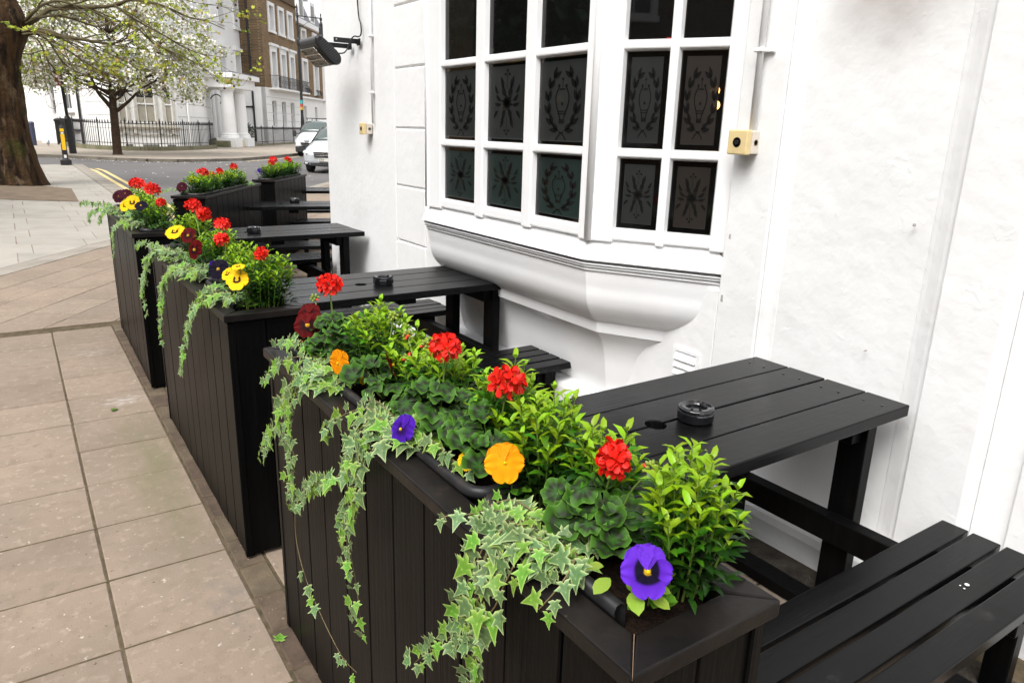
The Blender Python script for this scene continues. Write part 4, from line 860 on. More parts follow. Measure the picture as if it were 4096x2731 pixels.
# ---- second planter
box_shrub('rounded box shrub at the near end of the second planter', (.70,2.60,LID-.02), .215, .095, 22, 13)
box_shrub('box shrub behind the scarlet head at the near end of the second planter', (.70,2.86,LID-.02), .20, .085, 20, 13)
box_shrub('box shrub in the middle of the second planter', (.69,3.25,LID-.02), .215, .085, 20, 13)
box_shrub('box shrub at the far end of the second planter', (.68,3.72,LID-.02), .235, .085, 20, 13)
geranium('scarlet geranium near the near end of the second planter', (.69,2.66), [(.68,2.56,1.125)], 8, .055, .06, .09, 1.2)
geranium('scarlet geranium with two heads in the middle of the second planter', (.68,3.08), [(.68,3.11,1.162),(.66,3.05,1.11)], 10, .055, .07, .10, 1.35)
geranium('scarlet geranium farthest along the second planter', (.67,3.44), [(.665,3.37,1.175),(.67,3.62,1.19)], 10, .055, .07, .10, 1.5)
pansy('bright yellow pansy with a black face at the near end of the second planter', (.60,2.565,1.035), 'yellow', FACE, .038, nleaf=10)
pansy('smaller yellow pansy just behind the bright yellow one', (.59,2.63,1.045), 'yellow', V((-.6,-.4,.4)), .025, nleaf=5)
pansy('yellow pansy seen edge-on above the bright yellow one', (.605,2.56,1.075), 'yellow', V((-.3,-.4,.9)), .022, nleaf=3)
pansy('nearly black pansy beside the yellow ones in the second planter', (.58,2.74,1.045), 'black', V((-.5,-.7,.35)), .037, nleaf=8)
pansy('dark red pansy hanging in the middle of the second planter', (.585,3.14,1.06), 'red', V((-.8,-.4,.1)), .040, nleaf=6)
pansy('red and black pansy beside the far yellow pansy', (.60,3.36,1.085), 'red', V((-.5,-.7,.3)), .034, nleaf=5)
pansy('yellow pansy at the far part of the second planter', (.57,3.50,1.08), 'yellow', V((-.4,-.6,.7)), .042, nleaf=6)
pansy('violet pansy half hidden under the geranium of the second planter', (.605,2.92,1.03), 'violet', V((-.5,-.7,-.3)), .022, nleaf=3)
ivy('ivy with a long thin tail at the near end of the second planter', (.58,2.70,LID), [
    [(.58,2.70,.965),(.54,2.72,.975),(.50,2.80,.90),(.488,2.92,.80),(.485,3.06,.66),(.484,3.18,.53)],
    [(.58,2.68,.965),(.54,2.66,.98),(.50,2.72,.93),(.488,2.86,.85),(.485,2.95,.74)],
    [(.59,2.62,.97),(.57,2.57,.985),(.55,2.52,.975)]], 30, (.05,.09), .036, step=.02)
ivy('dense ivy curtain in the middle of the second planter', (.58,3.20,LID), [
    [(.58,3.20,.965),(.53,3.24,.98),(.49,3.32,.93),(.482,3.46,.82),(.48,3.54,.70),(.48,3.60,.56)],
    [(.58,3.22,.965),(.53,3.28,.975),(.49,3.38,.90),(.481,3.50,.78),(.48,3.52,.66)],
    [(.58,3.18,.965),(.53,3.20,.985),(.49,3.26,.94),(.482,3.40,.86),(.48,3.46,.76)],
    [(.58,3.10,.97),(.55,3.05,.985),(.53,2.98,.975)]], 50, (.055,.13), .036, step=.018)
ivy('ivy tumbling from the far end of the second planter', (.58,3.66,LID), [
    [(.58,3.66,.965),(.53,3.70,.98),(.49,3.80,.93),(.482,3.95,.80),(.48,4.08,.70),(.48,4.0,.60)],
    [(.58,3.68,.965),(.53,3.74,.975),(.49,3.86,.90),(.481,4.02,.76),(.48,4.06,.68)],
    [(.58,3.64,.965),(.53,3.66,.985),(.49,3.74,.95),(.482,3.84,.86)],
    [(.58,3.72,.97),(.53,3.84,.985),(.49,4.05,.97),(.482,4.16,.92)]], 46, (.05,.12), .036, step=.019)
# ---- third planter
for (y, h, l) in ((4.74,.20,'box shrub at the near end of the third planter'),(5.05,.20,'box shrub in the middle of the third planter under scarlet heads'),(5.5,.22,'box shrub at the far end of the third planter')):
    box_shrub(l, (.68,y,LID-.02), h, .10, 20, 12, .034)
geranium('scarlet geranium at the far end of the third planter', (.66,5.3), [(.66,5.32,1.165)], 6, .055, .06, .10, 1.7)
geranium('scarlet geranium in the middle of the third planter', (.66,4.82), [(.66,4.72,1.175)], 6, .055, .06, .10, 1.7)
geranium('small scarlet geranium at the near end of the third planter', (.68,4.66), [(.69,4.66,1.105)], 4, .05, .05, .08, 1.2)
pansy('upper yellow pansy with a black face in the third planter', (.585,4.96,1.075), 'yellow', V((-.35,-.8,.3)), .045, nleaf=6)
pansy('lower yellow pansy at the pavement edge of the third planter', (.575,5.2,1.035), 'yellow', V((-.6,-.6,.3)), .040, nleaf=6)
pansy('nearly black pansy right of the yellow ones in the third planter', (.60,4.72,1.075), 'black', V((-.3,-.7,.6)), .036, nleaf=4)
pansy('maroon pansy at the pavement edge of the third planter', (.58,5.55,1.06), 'maroon', V((-.5,-.7,.3)), .045, nleaf=6)
pansy('dark wine pansy behind the maroon one of the third planter', (.60,5.4,1.085), 'maroon', V((-.2,-.7,.6)), .042, nleaf=4)
ivy('ivy hanging over the near part of the third planter', (.57,4.86,LID), [
    [(.57,4.86,.965),(.52,4.90,.985),(.48,5.0,.93),(.474,5.15,.83),(.472,5.22,.72)],
    [(.57,4.88,.965),(.52,4.96,.98),(.48,5.08,.90),(.473,5.20,.78)],
    [(.57,4.80,.97),(.53,4.76,.985),(.50,4.80,.96)]], 34, (.05,.12), .036, step=.022)
ivy('ivy reaching out over the pavement from the third planter', (.57,5.45,LID), [
    [(.57,5.45,.97),(.52,5.5,1.0),(.46,5.62,.98),(.44,5.9,.93),(.43,6.2,.87),(.45,6.45,.80)],
    [(.57,5.5,.97),(.52,5.6,1.01),(.46,5.8,1.0),(.42,6.1,.985),(.40,6.4,.94)],
    [(.57,5.42,.97),(.52,5.48,.99),(.47,5.6,.95),(.46,5.8,.86)]], 40, (.05,.14), .038, step=.022)
# ---- two angled planters beyond the tables: (along, across) local
def loc2(P, rz, a, x): d = V((math.sin(-rz), math.cos(rz), 0)); n_ = V((math.cos(rz), math.sin(rz), 0)); return P.location+d*a+n_*x
for k, (a, h, l) in enumerate(((.22,.20,'box shrub at the left end of the angled planter'),(.52,.19,'box shrub under the middle scarlet heads of the angled planter'),(.88,.19,'box shrub right of the middle of the angled planter'),(1.22,.19,'box shrub below the right scarlet head of the angled planter'))):
    q = loc2(PD, RD, a, .16); box_shrub(l, (q.x,q.y,LID-.02), h, .12, 16, 12, .04, True)
for (a, z, hs, l) in ((.42,1.115,2.0,'left scarlet geranium of the angled planter'),(.62,1.085,1.4,'second scarlet geranium from the left in the angled planter'),(.86,1.10,1.6,'third scarlet geranium from the left in the angled planter'),(1.28,1.12,1.8,'right scarlet geranium of the angled planter')):
    q = loc2(PD, RD, a, .14); geranium(l, (q.x,q.y), [(q.x,q.y,z)], 5, .06, .08, .09, hs, nflo=12)
for (a, x, z, c, l) in ((.06,.09,1.01,'maroon','maroon pansy at the left end of the angled planter'),(.12,.06,.99,'maroon','lower maroon pansy at the left end of the angled planter'),(.30,.10,1.05,'yellow','yellow pansy half hidden in the angled planter')):
    q = loc2(PD, RD, a, x); pansy(l, (q.x,q.y,z), c, V((-.2,-.8,.4)), .042, nleaf=6)
q = loc2(PD, RD, .12, .06)
ivy('sparse ivy at the left end of the angled planter', (q.x,q.y,LID), [[(q.x,q.y,.97),(q.x-.06,q.y+.02,.99),(q.x-.13,q.y+.06,.97),(q.x-.18,q.y+.1,.95)]], 24, (.06,.06), .04)
q = loc2(PD, RD, 1.36, .16); ivy('dark ivy along the right end of the angled planter', (q.x,q.y,LID), [[(q.x,q.y,.97),(q.x+.05,q.y,.99),(q.x+.09,q.y+.05,.97)]], 40, (.11,.14), .05, green=1.)
for k, (a, h, l) in enumerate(((.16,.19,'box shrub at the left end of the small far planter'),(.45,.20,'box shrub left of the middle of the small far planter'),(.76,.20,'box shrub right of the middle of the small far planter'),(1.02,.20,'box shrub at the right end of the small far planter'))):
    q = loc2(PE, RE, a, .14); box_shrub(l, (q.x,q.y,LID-.02), h, .12, 14, 12, .042, True)
for (a, z, hs, l) in ((.34,1.115,1.7,'left scarlet geranium of the small far planter'),(.42,1.15,1.8,'upper left scarlet geranium of the small far planter'),(.92,1.14,1.5,'right scarlet geranium of the small far planter'),(1.02,1.12,1.4,'rightmost scarlet geranium of the small far planter')):
    q = loc2(PE, RE, a, .12); geranium(l, (q.x,q.y), [(q.x,q.y,z)], 4, .06, .07, .09, hs, nflo=12)
q = loc2(PE, RE, .14, .06); pansy('small violet pansy at the left end of the small far planter', (q.x,q.y,1.03), 'violet', V((-.2,-.8,.4)), .035, nleaf=5)
# fallen leaves on the slabs
for (x, y, l, r) in ((.28,4.34,'green leaf lying on the white-marked slab',.05),(.50,1.98,'pale ivy leaf lying on the slab by the nearest planter',.04)):
    o = bpy.data.objects.new('fallen_leaf', IVYL[3] if r < .045 else PANL[0]); COL.objects.link(o); o.matrix_basis = frame((x,y,.006), V((jit(1),1,0)), V((jit(.2),jit(.2),1)), r); tag(o, l, 'leaf')
# ------------------------------------------------------------------ street buildings across the junction
FR = V((13.1,50.3,0)); FD = V((math.sin(AL), math.cos(AL), 0)); FN = V((math.cos(AL), -math.sin(AL), 0))     # frontage line: along, towards the street
def fl(a, o, z): p = FR+FD*a-FN*o; return (p.x, p.y, z)        # a along, o metres behind the railing line
def lbox(mb, a0, a1, o0, o1, z0, z1, mi=0):
    mb.hexa([fl(a0,o0,z0),fl(a1,o0,z0),fl(a1,o1,z0),fl(a0,o1,z0),fl(a0,o0,z1),fl(a1,o0,z1),fl(a1,o1,z1),fl(a0,o1,z1)], mi); return mb
FW = M['far_white']; SASH = mat('white_sash', (.72,.72,.70), .5); BLIND = mat('beige_blind', (.34,.31,.25), .8, var=((.26,.235,.19), 4, .4, .7))
def brick(name, c1, c2, mo):
    m = bpy.data.materials.new(name); m.use_nodes = True; t = m.node_tree; N, L = t.nodes, t.links; b = N['Principled BSDF']; b.inputs['Roughness'].default_value = .9
    g = N.new('ShaderNodeNewGeometry'); mp = N.new('ShaderNodeMapping'); mp.inputs['Rotation'].default_value = (0,0,0)
    sx = N.new('ShaderNodeSeparateXYZ'); L.new(g.outputs['Position'], sx.inputs[0]); ad = N.new('ShaderNodeMath'); ad.operation = 'ADD'; L.new(sx.outputs[0], ad.inputs[0]); L.new(sx.outputs[1], ad.inputs[1])
    cm = N.new('ShaderNodeCombineXYZ'); L.new(ad.outputs[0], cm.inputs[0]); L.new(sx.outputs[2], cm.inputs[1])
    br = N.new('ShaderNodeTexBrick'); br.inputs['Scale'].default_value = 1; br.inputs['Brick Width'].default_value = .34; br.inputs['Row Height'].default_value = .115; br.inputs['Mortar Size'].default_value = .014
    br.inputs['Color1'].default_value = (*c1,1); br.inputs['Color2'].default_value = (*c2,1); br.inputs['Mortar'].default_value = (*mo,1); br.inputs['Bias'].default_value = -.1; L.new(cm.outputs[0], br.inputs['Vector'])
    nz = N.new('ShaderNodeTexNoise'); nz.inputs['Scale'].default_value = 1.1; L.new(g.outputs['Position'], nz.inputs['Vector']); mx = N.new('ShaderNodeMix'); mx.data_type = 'RGBA'; mx.blend_type = 'MULTIPLY'; mx.inputs[0].default_value = .55
    L.new(br.outputs[0], mx.inputs[6]); L.new(nz.outputs[0], mx.inputs[7]); L.new(mx.outputs[2], b.inputs['Base Color']); return m
BR = brick('london_stock_brick', (.30,.185,.085), (.17,.10,.045), (.36,.26,.15)); BRD = brick('sooty_stock_brick', (.17,.105,.05), (.08,.052,.028), (.24,.175,.105))
def window(parent, F, a, z0, z1, w_, surround=.24, hood=False, sill=True, glass=None, rec=.16, blind=None, sur_m=None, plane=None):
    """F(a, o, z): facade frame, o<0 = proud of the wall"""
    sm_ = sur_m or FW
    def hx(mb, a0, a1, o0, o1, zz0, zz1): mb.hexa([F(a0,o0,zz0),F(a1,o0,zz0),F(a1,o1,zz0),F(a0,o1,zz0),F(a0,o0,zz1),F(a1,o0,zz1),F(a1,o1,zz1),F(a0,o1,zz1)]); return mb
    mb = MB(); s_ = surround; b0 = -.012 if rec == .16 else rec
    if s_:
        hx(mb,a-s_,a,-.09,-.001,z0,z1); hx(mb,a+w_,a+w_+s_,-.09,-.001,z0,z1); hx(mb,a-s_,a+w_+s_,-.09,-.001,z1,z1+s_)
    hx(mb,a-s_-.05,a+w_+s_+.05,-.16,-.001,z0-.16,z0-.002)
    if hood: hx(mb,a-s_-.12,a+w_+s_+.12,-.24,-.001,z1+s_+.16,z1+s_+.34); hx(mb,a-s_-.02,a+w_+s_+.02,-.10,-.001,z1+s_+.002,z1+s_+.158)
    o = fixn(mb.build('window', sm_, parent))
    g = hx(MB(),a,a+w_,b0,b0+.01,z0,z1); fixn(g.build('pane', glass or M['farglass'], o))
    if blind: fixn(hx(MB(),a+.03,a+w_-.03,b0-.008,b0-.001,z0+.03,z0+(z1-z0)*blind).build('blind', BLIND, o))
    q0, q1 = b0-.045, b0-.010; s2 = MB(); hx(s2,a,a+.06,q0,q1,z0,z1); hx(s2,a+w_-.06,a+w_,q0,q1,z0,z1); hx(s2,a,a+w_,q0+.001,q1,z1-.07,z1); hx(s2,a,a+w_,q0-.006,q1,(z0+z1)/2-.035,(z0+z1)/2+.035); hx(s2,a,a+w_,q0+.001,q1,z0,z0+.07)
    if w_ > .8: hx(s2,a+w_/2-.02,a+w_/2+.02,q0+.002,q1,z0,z1)
    fixn(s2.build('sash', SASH, o)); return o
def facade(parent, name, m, F, a0, a1, z0, z1, holes, dep=.34):
    A_ = sorted({a0,a1,*[h[0] for h in holes],*[h[1] for h in holes]}); Z_ = sorted({z0,z1,*[h[2] for h in holes],*[h[3] for h in holes]}); mb = MB(); rv_ = MB()
    for i in range(len(A_)-1):
        for j in range(len(Z_)-1):
            ca, cz = (A_[i]+A_[i+1])/2, (Z_[j]+Z_[j+1])/2
            if any(h[0] < ca < h[1] and h[2] < cz < h[3] for h in holes): continue
            mb.add([F(A_[i],0,Z_[j]),F(A_[i+1],0,Z_[j]),F(A_[i+1],0,Z_[j+1]),F(A_[i],0,Z_[j+1])], [(0,1,2,3)])
    def rim(t, h, d):
        c = [(h[0],h[2]),(h[1],h[2]),(h[1],h[3]),(h[0],h[3])]
        t.add([F(a,0,z) for a,z in c]+[F(a,d,z) for a,z in c], [(i,(i+1)%4,(i+1)%4+4,i+4) for i in range(4)])
    rim(mb, (a0,a1,z0,z1), dep)
    for h in holes: rv_ = MB(); rim(rv_, h, dep); rv_.build('window_reveal', FW, parent)
    mb.build(name, m, parent)
# --- brick house one
b1 = thing('brick_house', 'brown stock-brick terrace house with white stucco ground floor and iron balcony', 'house')
F1 = lambda a, o, z: fl(a, 1.8+o, z)
B1A = (10.9,13.3,15.65)
facade(b1, 'brick_wall', BR, F1, 9.2, 18.0, 4.2, 11.0, [(a,a+1.05,8.42,10.2) for a in B1A]+[(a,a+1.05,4.35,6.9) for a in B1A])
facade(b1, 'stucco_wall', FW, lambda a, o, z: F1(a,o-.01,z), 9.18, 18.0, -.2, 4.199, [(a-.35,a+.70,1.3,3.28) for a in B1A])
fixn(lbox(MB(),9.19,9.2,1.801,10,4.2,11.0).build('side_wall', BRD, b1)); fixn(lbox(MB(),9.18,9.19,1.80,10,-.2,4.2).build('side_stucco', FW, b1)); fixn(lbox(MB(),9.21,17.99,2.14,10,-.2,11.0).build('core', M['iron'], b1))
mb = MB(); lbox(mb,9.0,18.1,1.6,10.1,11.0,11.12); lbox(mb,9.2,18,1.8,10,11.12,13.5); fixn(mb.build('parapet', BRD, b1))
for a in (10.9,13.3,15.65):
    window(b1, F1, a, 8.42, 10.2, 1.05, rec=.27); window(b1, F1, a, 4.35, 6.9, 1.05, hood=True, sill=False, rec=.27); window(b1, F1, a-.35, 1.3, 3.28, 1.05, surround=0, rec=.27)
for z in (1.15,1.75,2.35,2.95,3.5): lbox(MB(),9.2,18.0,1.775,1.789,z,z+.03).build('stucco_groove', mat('groove_grey', (.5,.5,.49), .8) if 'groove_grey' not in bpy.data.materials else bpy.data.materials['groove_grey'], b1)
bal = fixn(lbox(MB(),10.0,18.4,.95,1.79,4.08,4.2).build('balcony', FW, b1))
ir = MB()
for i in range(61):
    a = 10.1+8.2*i/60; ir.tube([fl(a,1.02,4.2),fl(a,.92,4.5),fl(a,1.05,4.85),fl(a,1.0,5.08)], .014, 4, False)
ir.tube([fl(10.05,1.0,5.1),fl(18.35,1.0,5.1)], .025, 4); ir.tube([fl(10.05,1.78,5.1),fl(10.05,1.0,5.1)], .025, 4)
for i in range(7): ir.tube([fl(10.1,1.02+.1*i,4.2),fl(10.1,1.02+.1*i,5.08)], .014, 4, False)
ir.build('balcony_railing', M['iron'], bal)
dpipe = MB(); dpipe.tube([fl(9.1,2.75,.2),fl(9.1,2.85,11.0)], .075, 8)
for z in (2.7,4.5,6.3,8.1): dpipe.lathe([(.11,-.07),(.11,.07)], 8, fl(9.1,2.8,z))
dpipe.tube([fl(9.1,2.8,2.75),fl(9.15,3.4,2.72)], .06, 6); dpipe.build('drainpipe', M['iron'], b1)
# --- brick house two, further up the street
b2 = thing('brick_house', 'second brick terrace house with slate mansard roof behind the lamp post', 'house')
F2 = lambda a, o, z: fl(a, 2.4+o, z)
B2A = (21.5,25.2,29,32.8)
facade(b2, 'brick_wall', BR, F2, 18.6, 36, 4.0, 10.1, [(a,a+1.3,4.4,7.1) for a in B2A]+[(a,a+1.2,8.0,9.7) for a in B2A])
facade(b2, 'stucco_wall', FW, lambda a, o, z: F2(a,o-.01,z), 18.58, 36, -.2, 3.99, [(a-.3,a+.6,1.3,3.2) for a in B2A]); fixn(lbox(MB(),18.62,35.9,2.75,11,-.2,10.1).build('core', M['iron'], b2)); fixn(lbox(MB(),18.59,18.6,2.41,11,5.9,10.1).build('side_wall', BRD, b2)); fixn(lbox(MB(),18.1,18.6,2.6,10,-.2,12).build('party_wall', BRD, b2))
fixn(lbox(MB(),18.4,36.2,2.0,2.41,10.1,10.5).build('cornice', FW, b2)); fixn(lbox(MB(),18.1,18.59,2.1,2.6,4.2,6.0).build('pier', FW, b2))
SL = mat('slate', (.22,.22,.24), .7, var=((.15,.15,.165), 3, .4, .7))
P = [(2.2,10.5),(3.4,13.2),(10,13.2),(10,10.5)]; mb = MB().sweep([fl(18.6,o,z) for o,z in P], V(FD)*17); rf = fixn(mb.build('mansard_roof', SL, b2))
for a in (20.8,24.5): 
    fixn(lbox(MB(),a,a+1.5,2.3,3.2,10.7,12.5).build('dormer', FW, rf)); fixn(lbox(MB(),a+.3,a+1.2,2.27,2.298,10.9,12.2).build('dormer_pane', M['farglass'], rf))
for a in (21.5,25.2,29,32.8): 
    window(b2, F2, a, 4.4, 7.1, 1.3, hood=False, rec=.27); window(b2, F2, a, 8.0, 9.7, 1.2, rec=.27); window(b2, F2, a-.3, 1.3, 3.2, .9, surround=0, rec=.27)
    mb = MB()
    for i in range(9): mb.tube([F2(a-.2+1.7*i/8,-.15,4.2),F2(a-.2+1.7*i/8,-.38,4.45),F2(a-.2+1.7*i/8,-.2,4.75)], .02, 4, False)
    mb.tube([F2(a-.2,-.2,4.76),F2(a+1.5,-.2,4.76)], .025, 4); mb.build('window_guard', M['iron'], b2)
fixn(lbox(MB(),18.5,36,2.1,2.388,3.86,4.02).build('string_course', FW, b2))
# --- white house with porch
wh = thing('white_house', 'white stucco house with a columned porch and dark front door', 'house')
F3 = lambda a, o, z: fl(a, 3.5+o, z)
facade(wh, 'wall', FW, F3, 3.2, 10.9, -.2, 13.5, [(a,a+1.0,4.95,6.42) for a in (5.0,7.9)]+[(a+.3,a+1.25,8.25,10.2) for a in (5.0,7.9)]+[(8.2,9.1,1.2,3.0)]); fixn(lbox(MB(),3.21,10.9,3.85,12,-.2,13.4).build('core', FW, wh))
for a in (5.0,7.9): window(wh, F3, a, 4.95, 6.42, 1.0, surround=.05, hood=True, rec=.27); window(wh, F3, a+.3, 8.25, 10.2, .95, surround=.08, rec=.27)
window(wh, F3, 8.2, 1.2, 3.0, .9, surround=.15, rec=.27)
dr = fixn(lbox(MB(),4.75,5.6,3.44,3.498,.55,2.45).build('door', mat('navy_door', (.012,.012,.03), .3), wh)); fixn(lbox(MB(),4.75,5.6,3.44,3.498,2.5,2.9).build('fanlight', M['farglass'], wh))
mb = MB(); lbox(mb,4.6,4.74,3.36,3.499,.5,3.1); lbox(mb,5.62,6.4,3.36,3.499,.5,3.1); lbox(mb,4.6,6.4,3.36,3.499,3.1,3.25); fixn(mb.build('door_frame', FW, wh))
MB().hexa([fl(5.85,3.34,1.55),fl(6.05,3.34,1.55),fl(6.05,3.36,1.55),fl(5.85,3.36,1.55),fl(5.85,3.34,1.95),fl(6.05,3.34,1.95),fl(6.05,3.36,1.95),fl(5.85,3.36,1.95)]).build('door_plate', mat('dull_copper', (.22,.13,.1), .5), wh)
pc = MB(); lbox(pc,-2.75,1.45,-.1,3.5,3.58,4.14); lbox(pc,-3.0,1.7,-.35,3.5,4.14,4.42); fixn(pc.build('porch', FW, wh)); fixn(lbox(MB(),-2.9,1.6,-.25,3.5,4.421,4.5).build('porch_roof', SL, wh))
def column(parent, c, r, z0, z1, m=FW, base=.3, plinth=.0):
    pr = [(r*1.35,0),(r*1.35,base*.35),(r*1.22,base*.5),(r*1.25,base*.75),(r,base),(r*.97,(z1-z0)*.5),(r*.85,z1-z0-.28),(r*1.0,z1-z0-.22),(r*.9,z1-z0-.18),(r*1.15,z1-z0-.06),(r*1.2,z1-z0)]
    fixn(MB().lathe(pr, 20, (c[0],c[1],z0)).build('column', m, parent, smooth=False))
for a in (-2.0,-.05):
    column(wh, fl(a,.45,0), .42, .62, 3.58); fixn(lbox(MB(),a-.62,a+.62,-.15,1.05,.0,.62).build('column_plinth', FW, wh))
column(wh, fl(1.0,3.1,0), .4, .6, 3.58)
fixn(lbox(MB(),-2.0,2.9,1.2,3.6,-.1,.5).build('step', mat('mossy_stone', (.20,.18,.12), .9, var=((.10,.11,.05), 1.5, .4, .7)), wh))
fixn(lbox(MB(),-2.9,-2.62,.2,2.6,-.1,.46).build('step', bpy.data.materials['mossy_stone'], wh))
fixn(lbox(MB(),-1.52,-1.37,-.17,-.151,.06,.5).build('yellow_stripe', mat('yellow_paint', (.8,.55,.02), .5), wh))
lp = MB(); lp.tube(curve([fl(1.3,2.9,2.95),fl(1.35,2.6,3.25),fl(1.4,2.3,3.25),fl(1.45,2.1,3.0)], 5), .035, 6); lp.lathe([(.2,0),(.12,.12),(.03,.28)], 10, fl(1.45,2.1,2.72)); lp.lathe([(.09,-.12),(.09,.12)], 8, fl(1.3,2.95,2.9)); lp.build('porch_lamp', M['iron'], wh)
# --- bowed corner house
ch = thing('corner_house', 'white bow-fronted corner house with blinds in its ground-floor windows', 'house')
PLAN = [(2.36,55),(3.75,46.6),(4.05,45.0),(4.4,44.1),(4.75,43.7),(7.75,43.7),(8.6,44.3),(9.3,45.4),(9.75,46.9),(12.0,55.0),(16,70),(2.36,95)]
fixn(MB().prism(PLAN, -.3, 4.55).build('ground_floor_wall', FW, ch))
up = [(2.9,55),(4.1,48),(5.6,45.6),(7.6,45.6),(9.0,47.2),(11.6,55.2),(16,70),(2.9,95)]
fixn(MB().prism(up, 4.72, 14).build('upper_wall', FW, ch))
def grow(p, s_): cx_, cy_ = 6.6, 52; return [(cx_+(x-cx_)*s_, cy_+(y-cy_)*s_) for x, y in p]
fixn(MB().prism(grow(PLAN,1.035), 4.55, 4.72).build('lead_cornice', mat('lead_flashing', (.42,.45,.50), .6), ch))
FB = lambda a, o, z: (a, 43.7+o, z)
def rust(y0, y1):
    for z in (1.1,1.75,2.4,3.05,3.7):
        for (p, q) in zip(PLAN[1:9], PLAN[2:10]):
            if p[1] == q[1]: continue
            a, b = V((*p,0)), V((*q,0)); d = (b-a).normalized(); o = V((d.y,-d.x,0))*.012
            MB().hexa([a+o*0+V((0,0,z)),b+V((0,0,z)),b+o+V((0,0,z)),a+o+V((0,0,z)),a+V((0,0,z+.035)),b+V((0,0,z+.035)),b+o+V((0,0,z+.035)),a+o+V((0,0,z+.035))]).build('stucco_groove', bpy.data.materials['groove_grey'], ch)
rust(0,0)
for (a, w_) in ((4.93,.40),(5.78,.90),(7.12,.38)):
    window(ch, FB, a, 1.36, 3.35, w_, surround=.10, blind=.66, sur_m=M['cream'])
fixn(MB().hexa([(4.7,43.55,1.1),(7.8,43.55,1.1),(7.8,43.69,1.1),(4.7,43.69,1.1),(4.7,43.5,1.2),(7.8,43.5,1.2),(7.8,43.69,1.2),(4.7,43.69,1.2)]).build('window_sill', M['cream'], ch))
for a in (5.05,5.55,6.8,7.35): fixn(MB().box(a,a+.18,43.56,43.69,.86,1.09).build('sill_bracket', M['cream'], ch))
fixn(MB().box(4.75,7.75,43.62,43.69,.78,.83).build('band', M['cream'], ch))
for (a, w_) in ((5.1,.35),(5.95,.75),(7.1,.4)): MB().box(a,a+w_,43.67,43.69,.0,.32).build('basement_window', mat('basement_grey', (.15,.15,.13), .7) if a < 5.2 else bpy.data.materials['basement_grey'], ch)
MB().tube([(8.35,44.02,-.1),(8.35,44.02,4.5)], .06, 8).build('drainpipe', FW, ch)
pq = thing('street_sign', 'white street-name plate on the wall of the corner house', 'sign'); a, b = V((8.95,44.75,3.05)), V((9.3,45.35,3.05)); d = (b-a).normalized(); o = V((d.y,-d.x,0))
MB().hexa([a,b,b+o*.04,a+o*.04,a+V((0,0,.42)),b+V((0,0,.42)),b+o*.04+V((0,0,.42)),a+o*.04+V((0,0,.42))]).build('plate', mat('plate_white', (.7,.7,.69), .4), pq)
MB().tube([fl(3.3,3.2,.0),fl(3.3,3.25,12)], .12, 8).build('drainpipe', M['far_white'], wh)
# upper dark window and left facade windows
f_ = V((3.75-2.36,46.6-55,0)); fd = f_.normalized(); fn_ = V((fd.y,-fd.x,0)); FL_ = lambda a, o, z: tuple((V((2.36,55,0))+fd*a-fn_*o+V((0,0,z))))
window(ch, FL_, 1.1, 1.7, 3.5, 1.3, surround=.1); window(ch, FL_, 4.6, 2.0, 3.7, 1.4, surround=.1)
MB().tube([FL_(7.5,-.1,.2),FL_(7.5,-.1,4.5)], .07, 6).build('drainpipe', M['iron'], ch)
window(ch, lambda a, o, z: (a, 45.6+o, z), 6.6, 8.2, 10.0, .62, surround=.08)
po = thing('portico', 'row of tall white portico columns at the left edge of the corner house', 'portico')
for (x, y, r) in ((2.32,53.2,.42),(2.15,58.5,.44),(2.1,64.5,.44),(2.0,72,.46)):
    column(po, (x,y), r, .85, 4.6); fixn(MB().box(x-.58,x+.58,y-.58,y+.58,.0,.85).build('column_plinth', FW, po, bevel=.04))
fixn(MB().box(1.6,2.8,52.5,75,4.6,5.4).build('entablature', FW, po)); fixn(MB().box(1.6,40,75,95,-.1,14).build('house_wall', FW, po))
# --- railings
def railing(label, pts, n, h=1.27, pl=.2, posts=7, z=.08):
    t = thing('railing', label, 'railing', (0,0,z)); P = [V((*p,0)) for p in curve([tuple(q) for q in pts], 8)]
    Ls = [0]
    for a, b in zip(P[:-1], P[1:]): Ls.append(Ls[-1]+(b-a).length)
    def at(s_):
        for i in range(len(P)-1):
            if s_ <= Ls[i+1] or i == len(P)-2: return P[i].lerp(P[i+1], (s_-Ls[i])/(Ls[i+1]-Ls[i]))
    mb = MB()
    for a, b in zip(P[:-1], P[1:]):
        d = (b-a).normalized(); o = V((d.y,-d.x,0))*.14; u = V((0,0,pl)); mb.hexa([a+o,b+o,b-o,a-o,a+o*.9+u,b+o*.9+u,b-o*.9+u,a-o*.9+u])
    mb.build('plinth', bpy.data.materials['mossy_stone'], t)
    for k, r in ((.86,.022),(.12,.018)): MB().tube([p+V((0,0,pl+h*k)) for p in P], r, 5).build('rail', M['iron'], t)
    bar = MB().tube([(0,0,0),(0,0,h*.84)], .014, 5, False).lathe([(.016,h*.84),(.034,h*.89),(.024,h*.95),(.0,h)], 6).mesh('bar', M['iron']); post = MB().tube([(0,0,0),(0,0,h*.88)], .028, 6, False).lathe([(.03,h*.86),(.055,h*.93),(.03,h),(.0,h*1.1)], 8).mesh('bar', M['iron'])
    for i in range(n+1): inst('post' if i % posts == 0 else 'bar', post if i % posts == 0 else bar, t, Matrix.Translation(at(Ls[-1]*i/n)+V((0,0,pl))))
    return t
railing('curved black spearhead railing round the bow-fronted corner house', [(2.62,49.1),(2.85,46.6),(3.4,43.6),(4.5,41.8),(5.8,41.2),(7.3,42.0),(8.8,43.8),(9.9,45.6)], 84, posts=9)
railing('straight black railing in front of the brick house beyond the porch', [fl(.1,0,0)[:2],fl(5,0,0)[:2],fl(10,0,0)[:2],fl(16,0,0)[:2]], 80, 1.15, .12, 12)
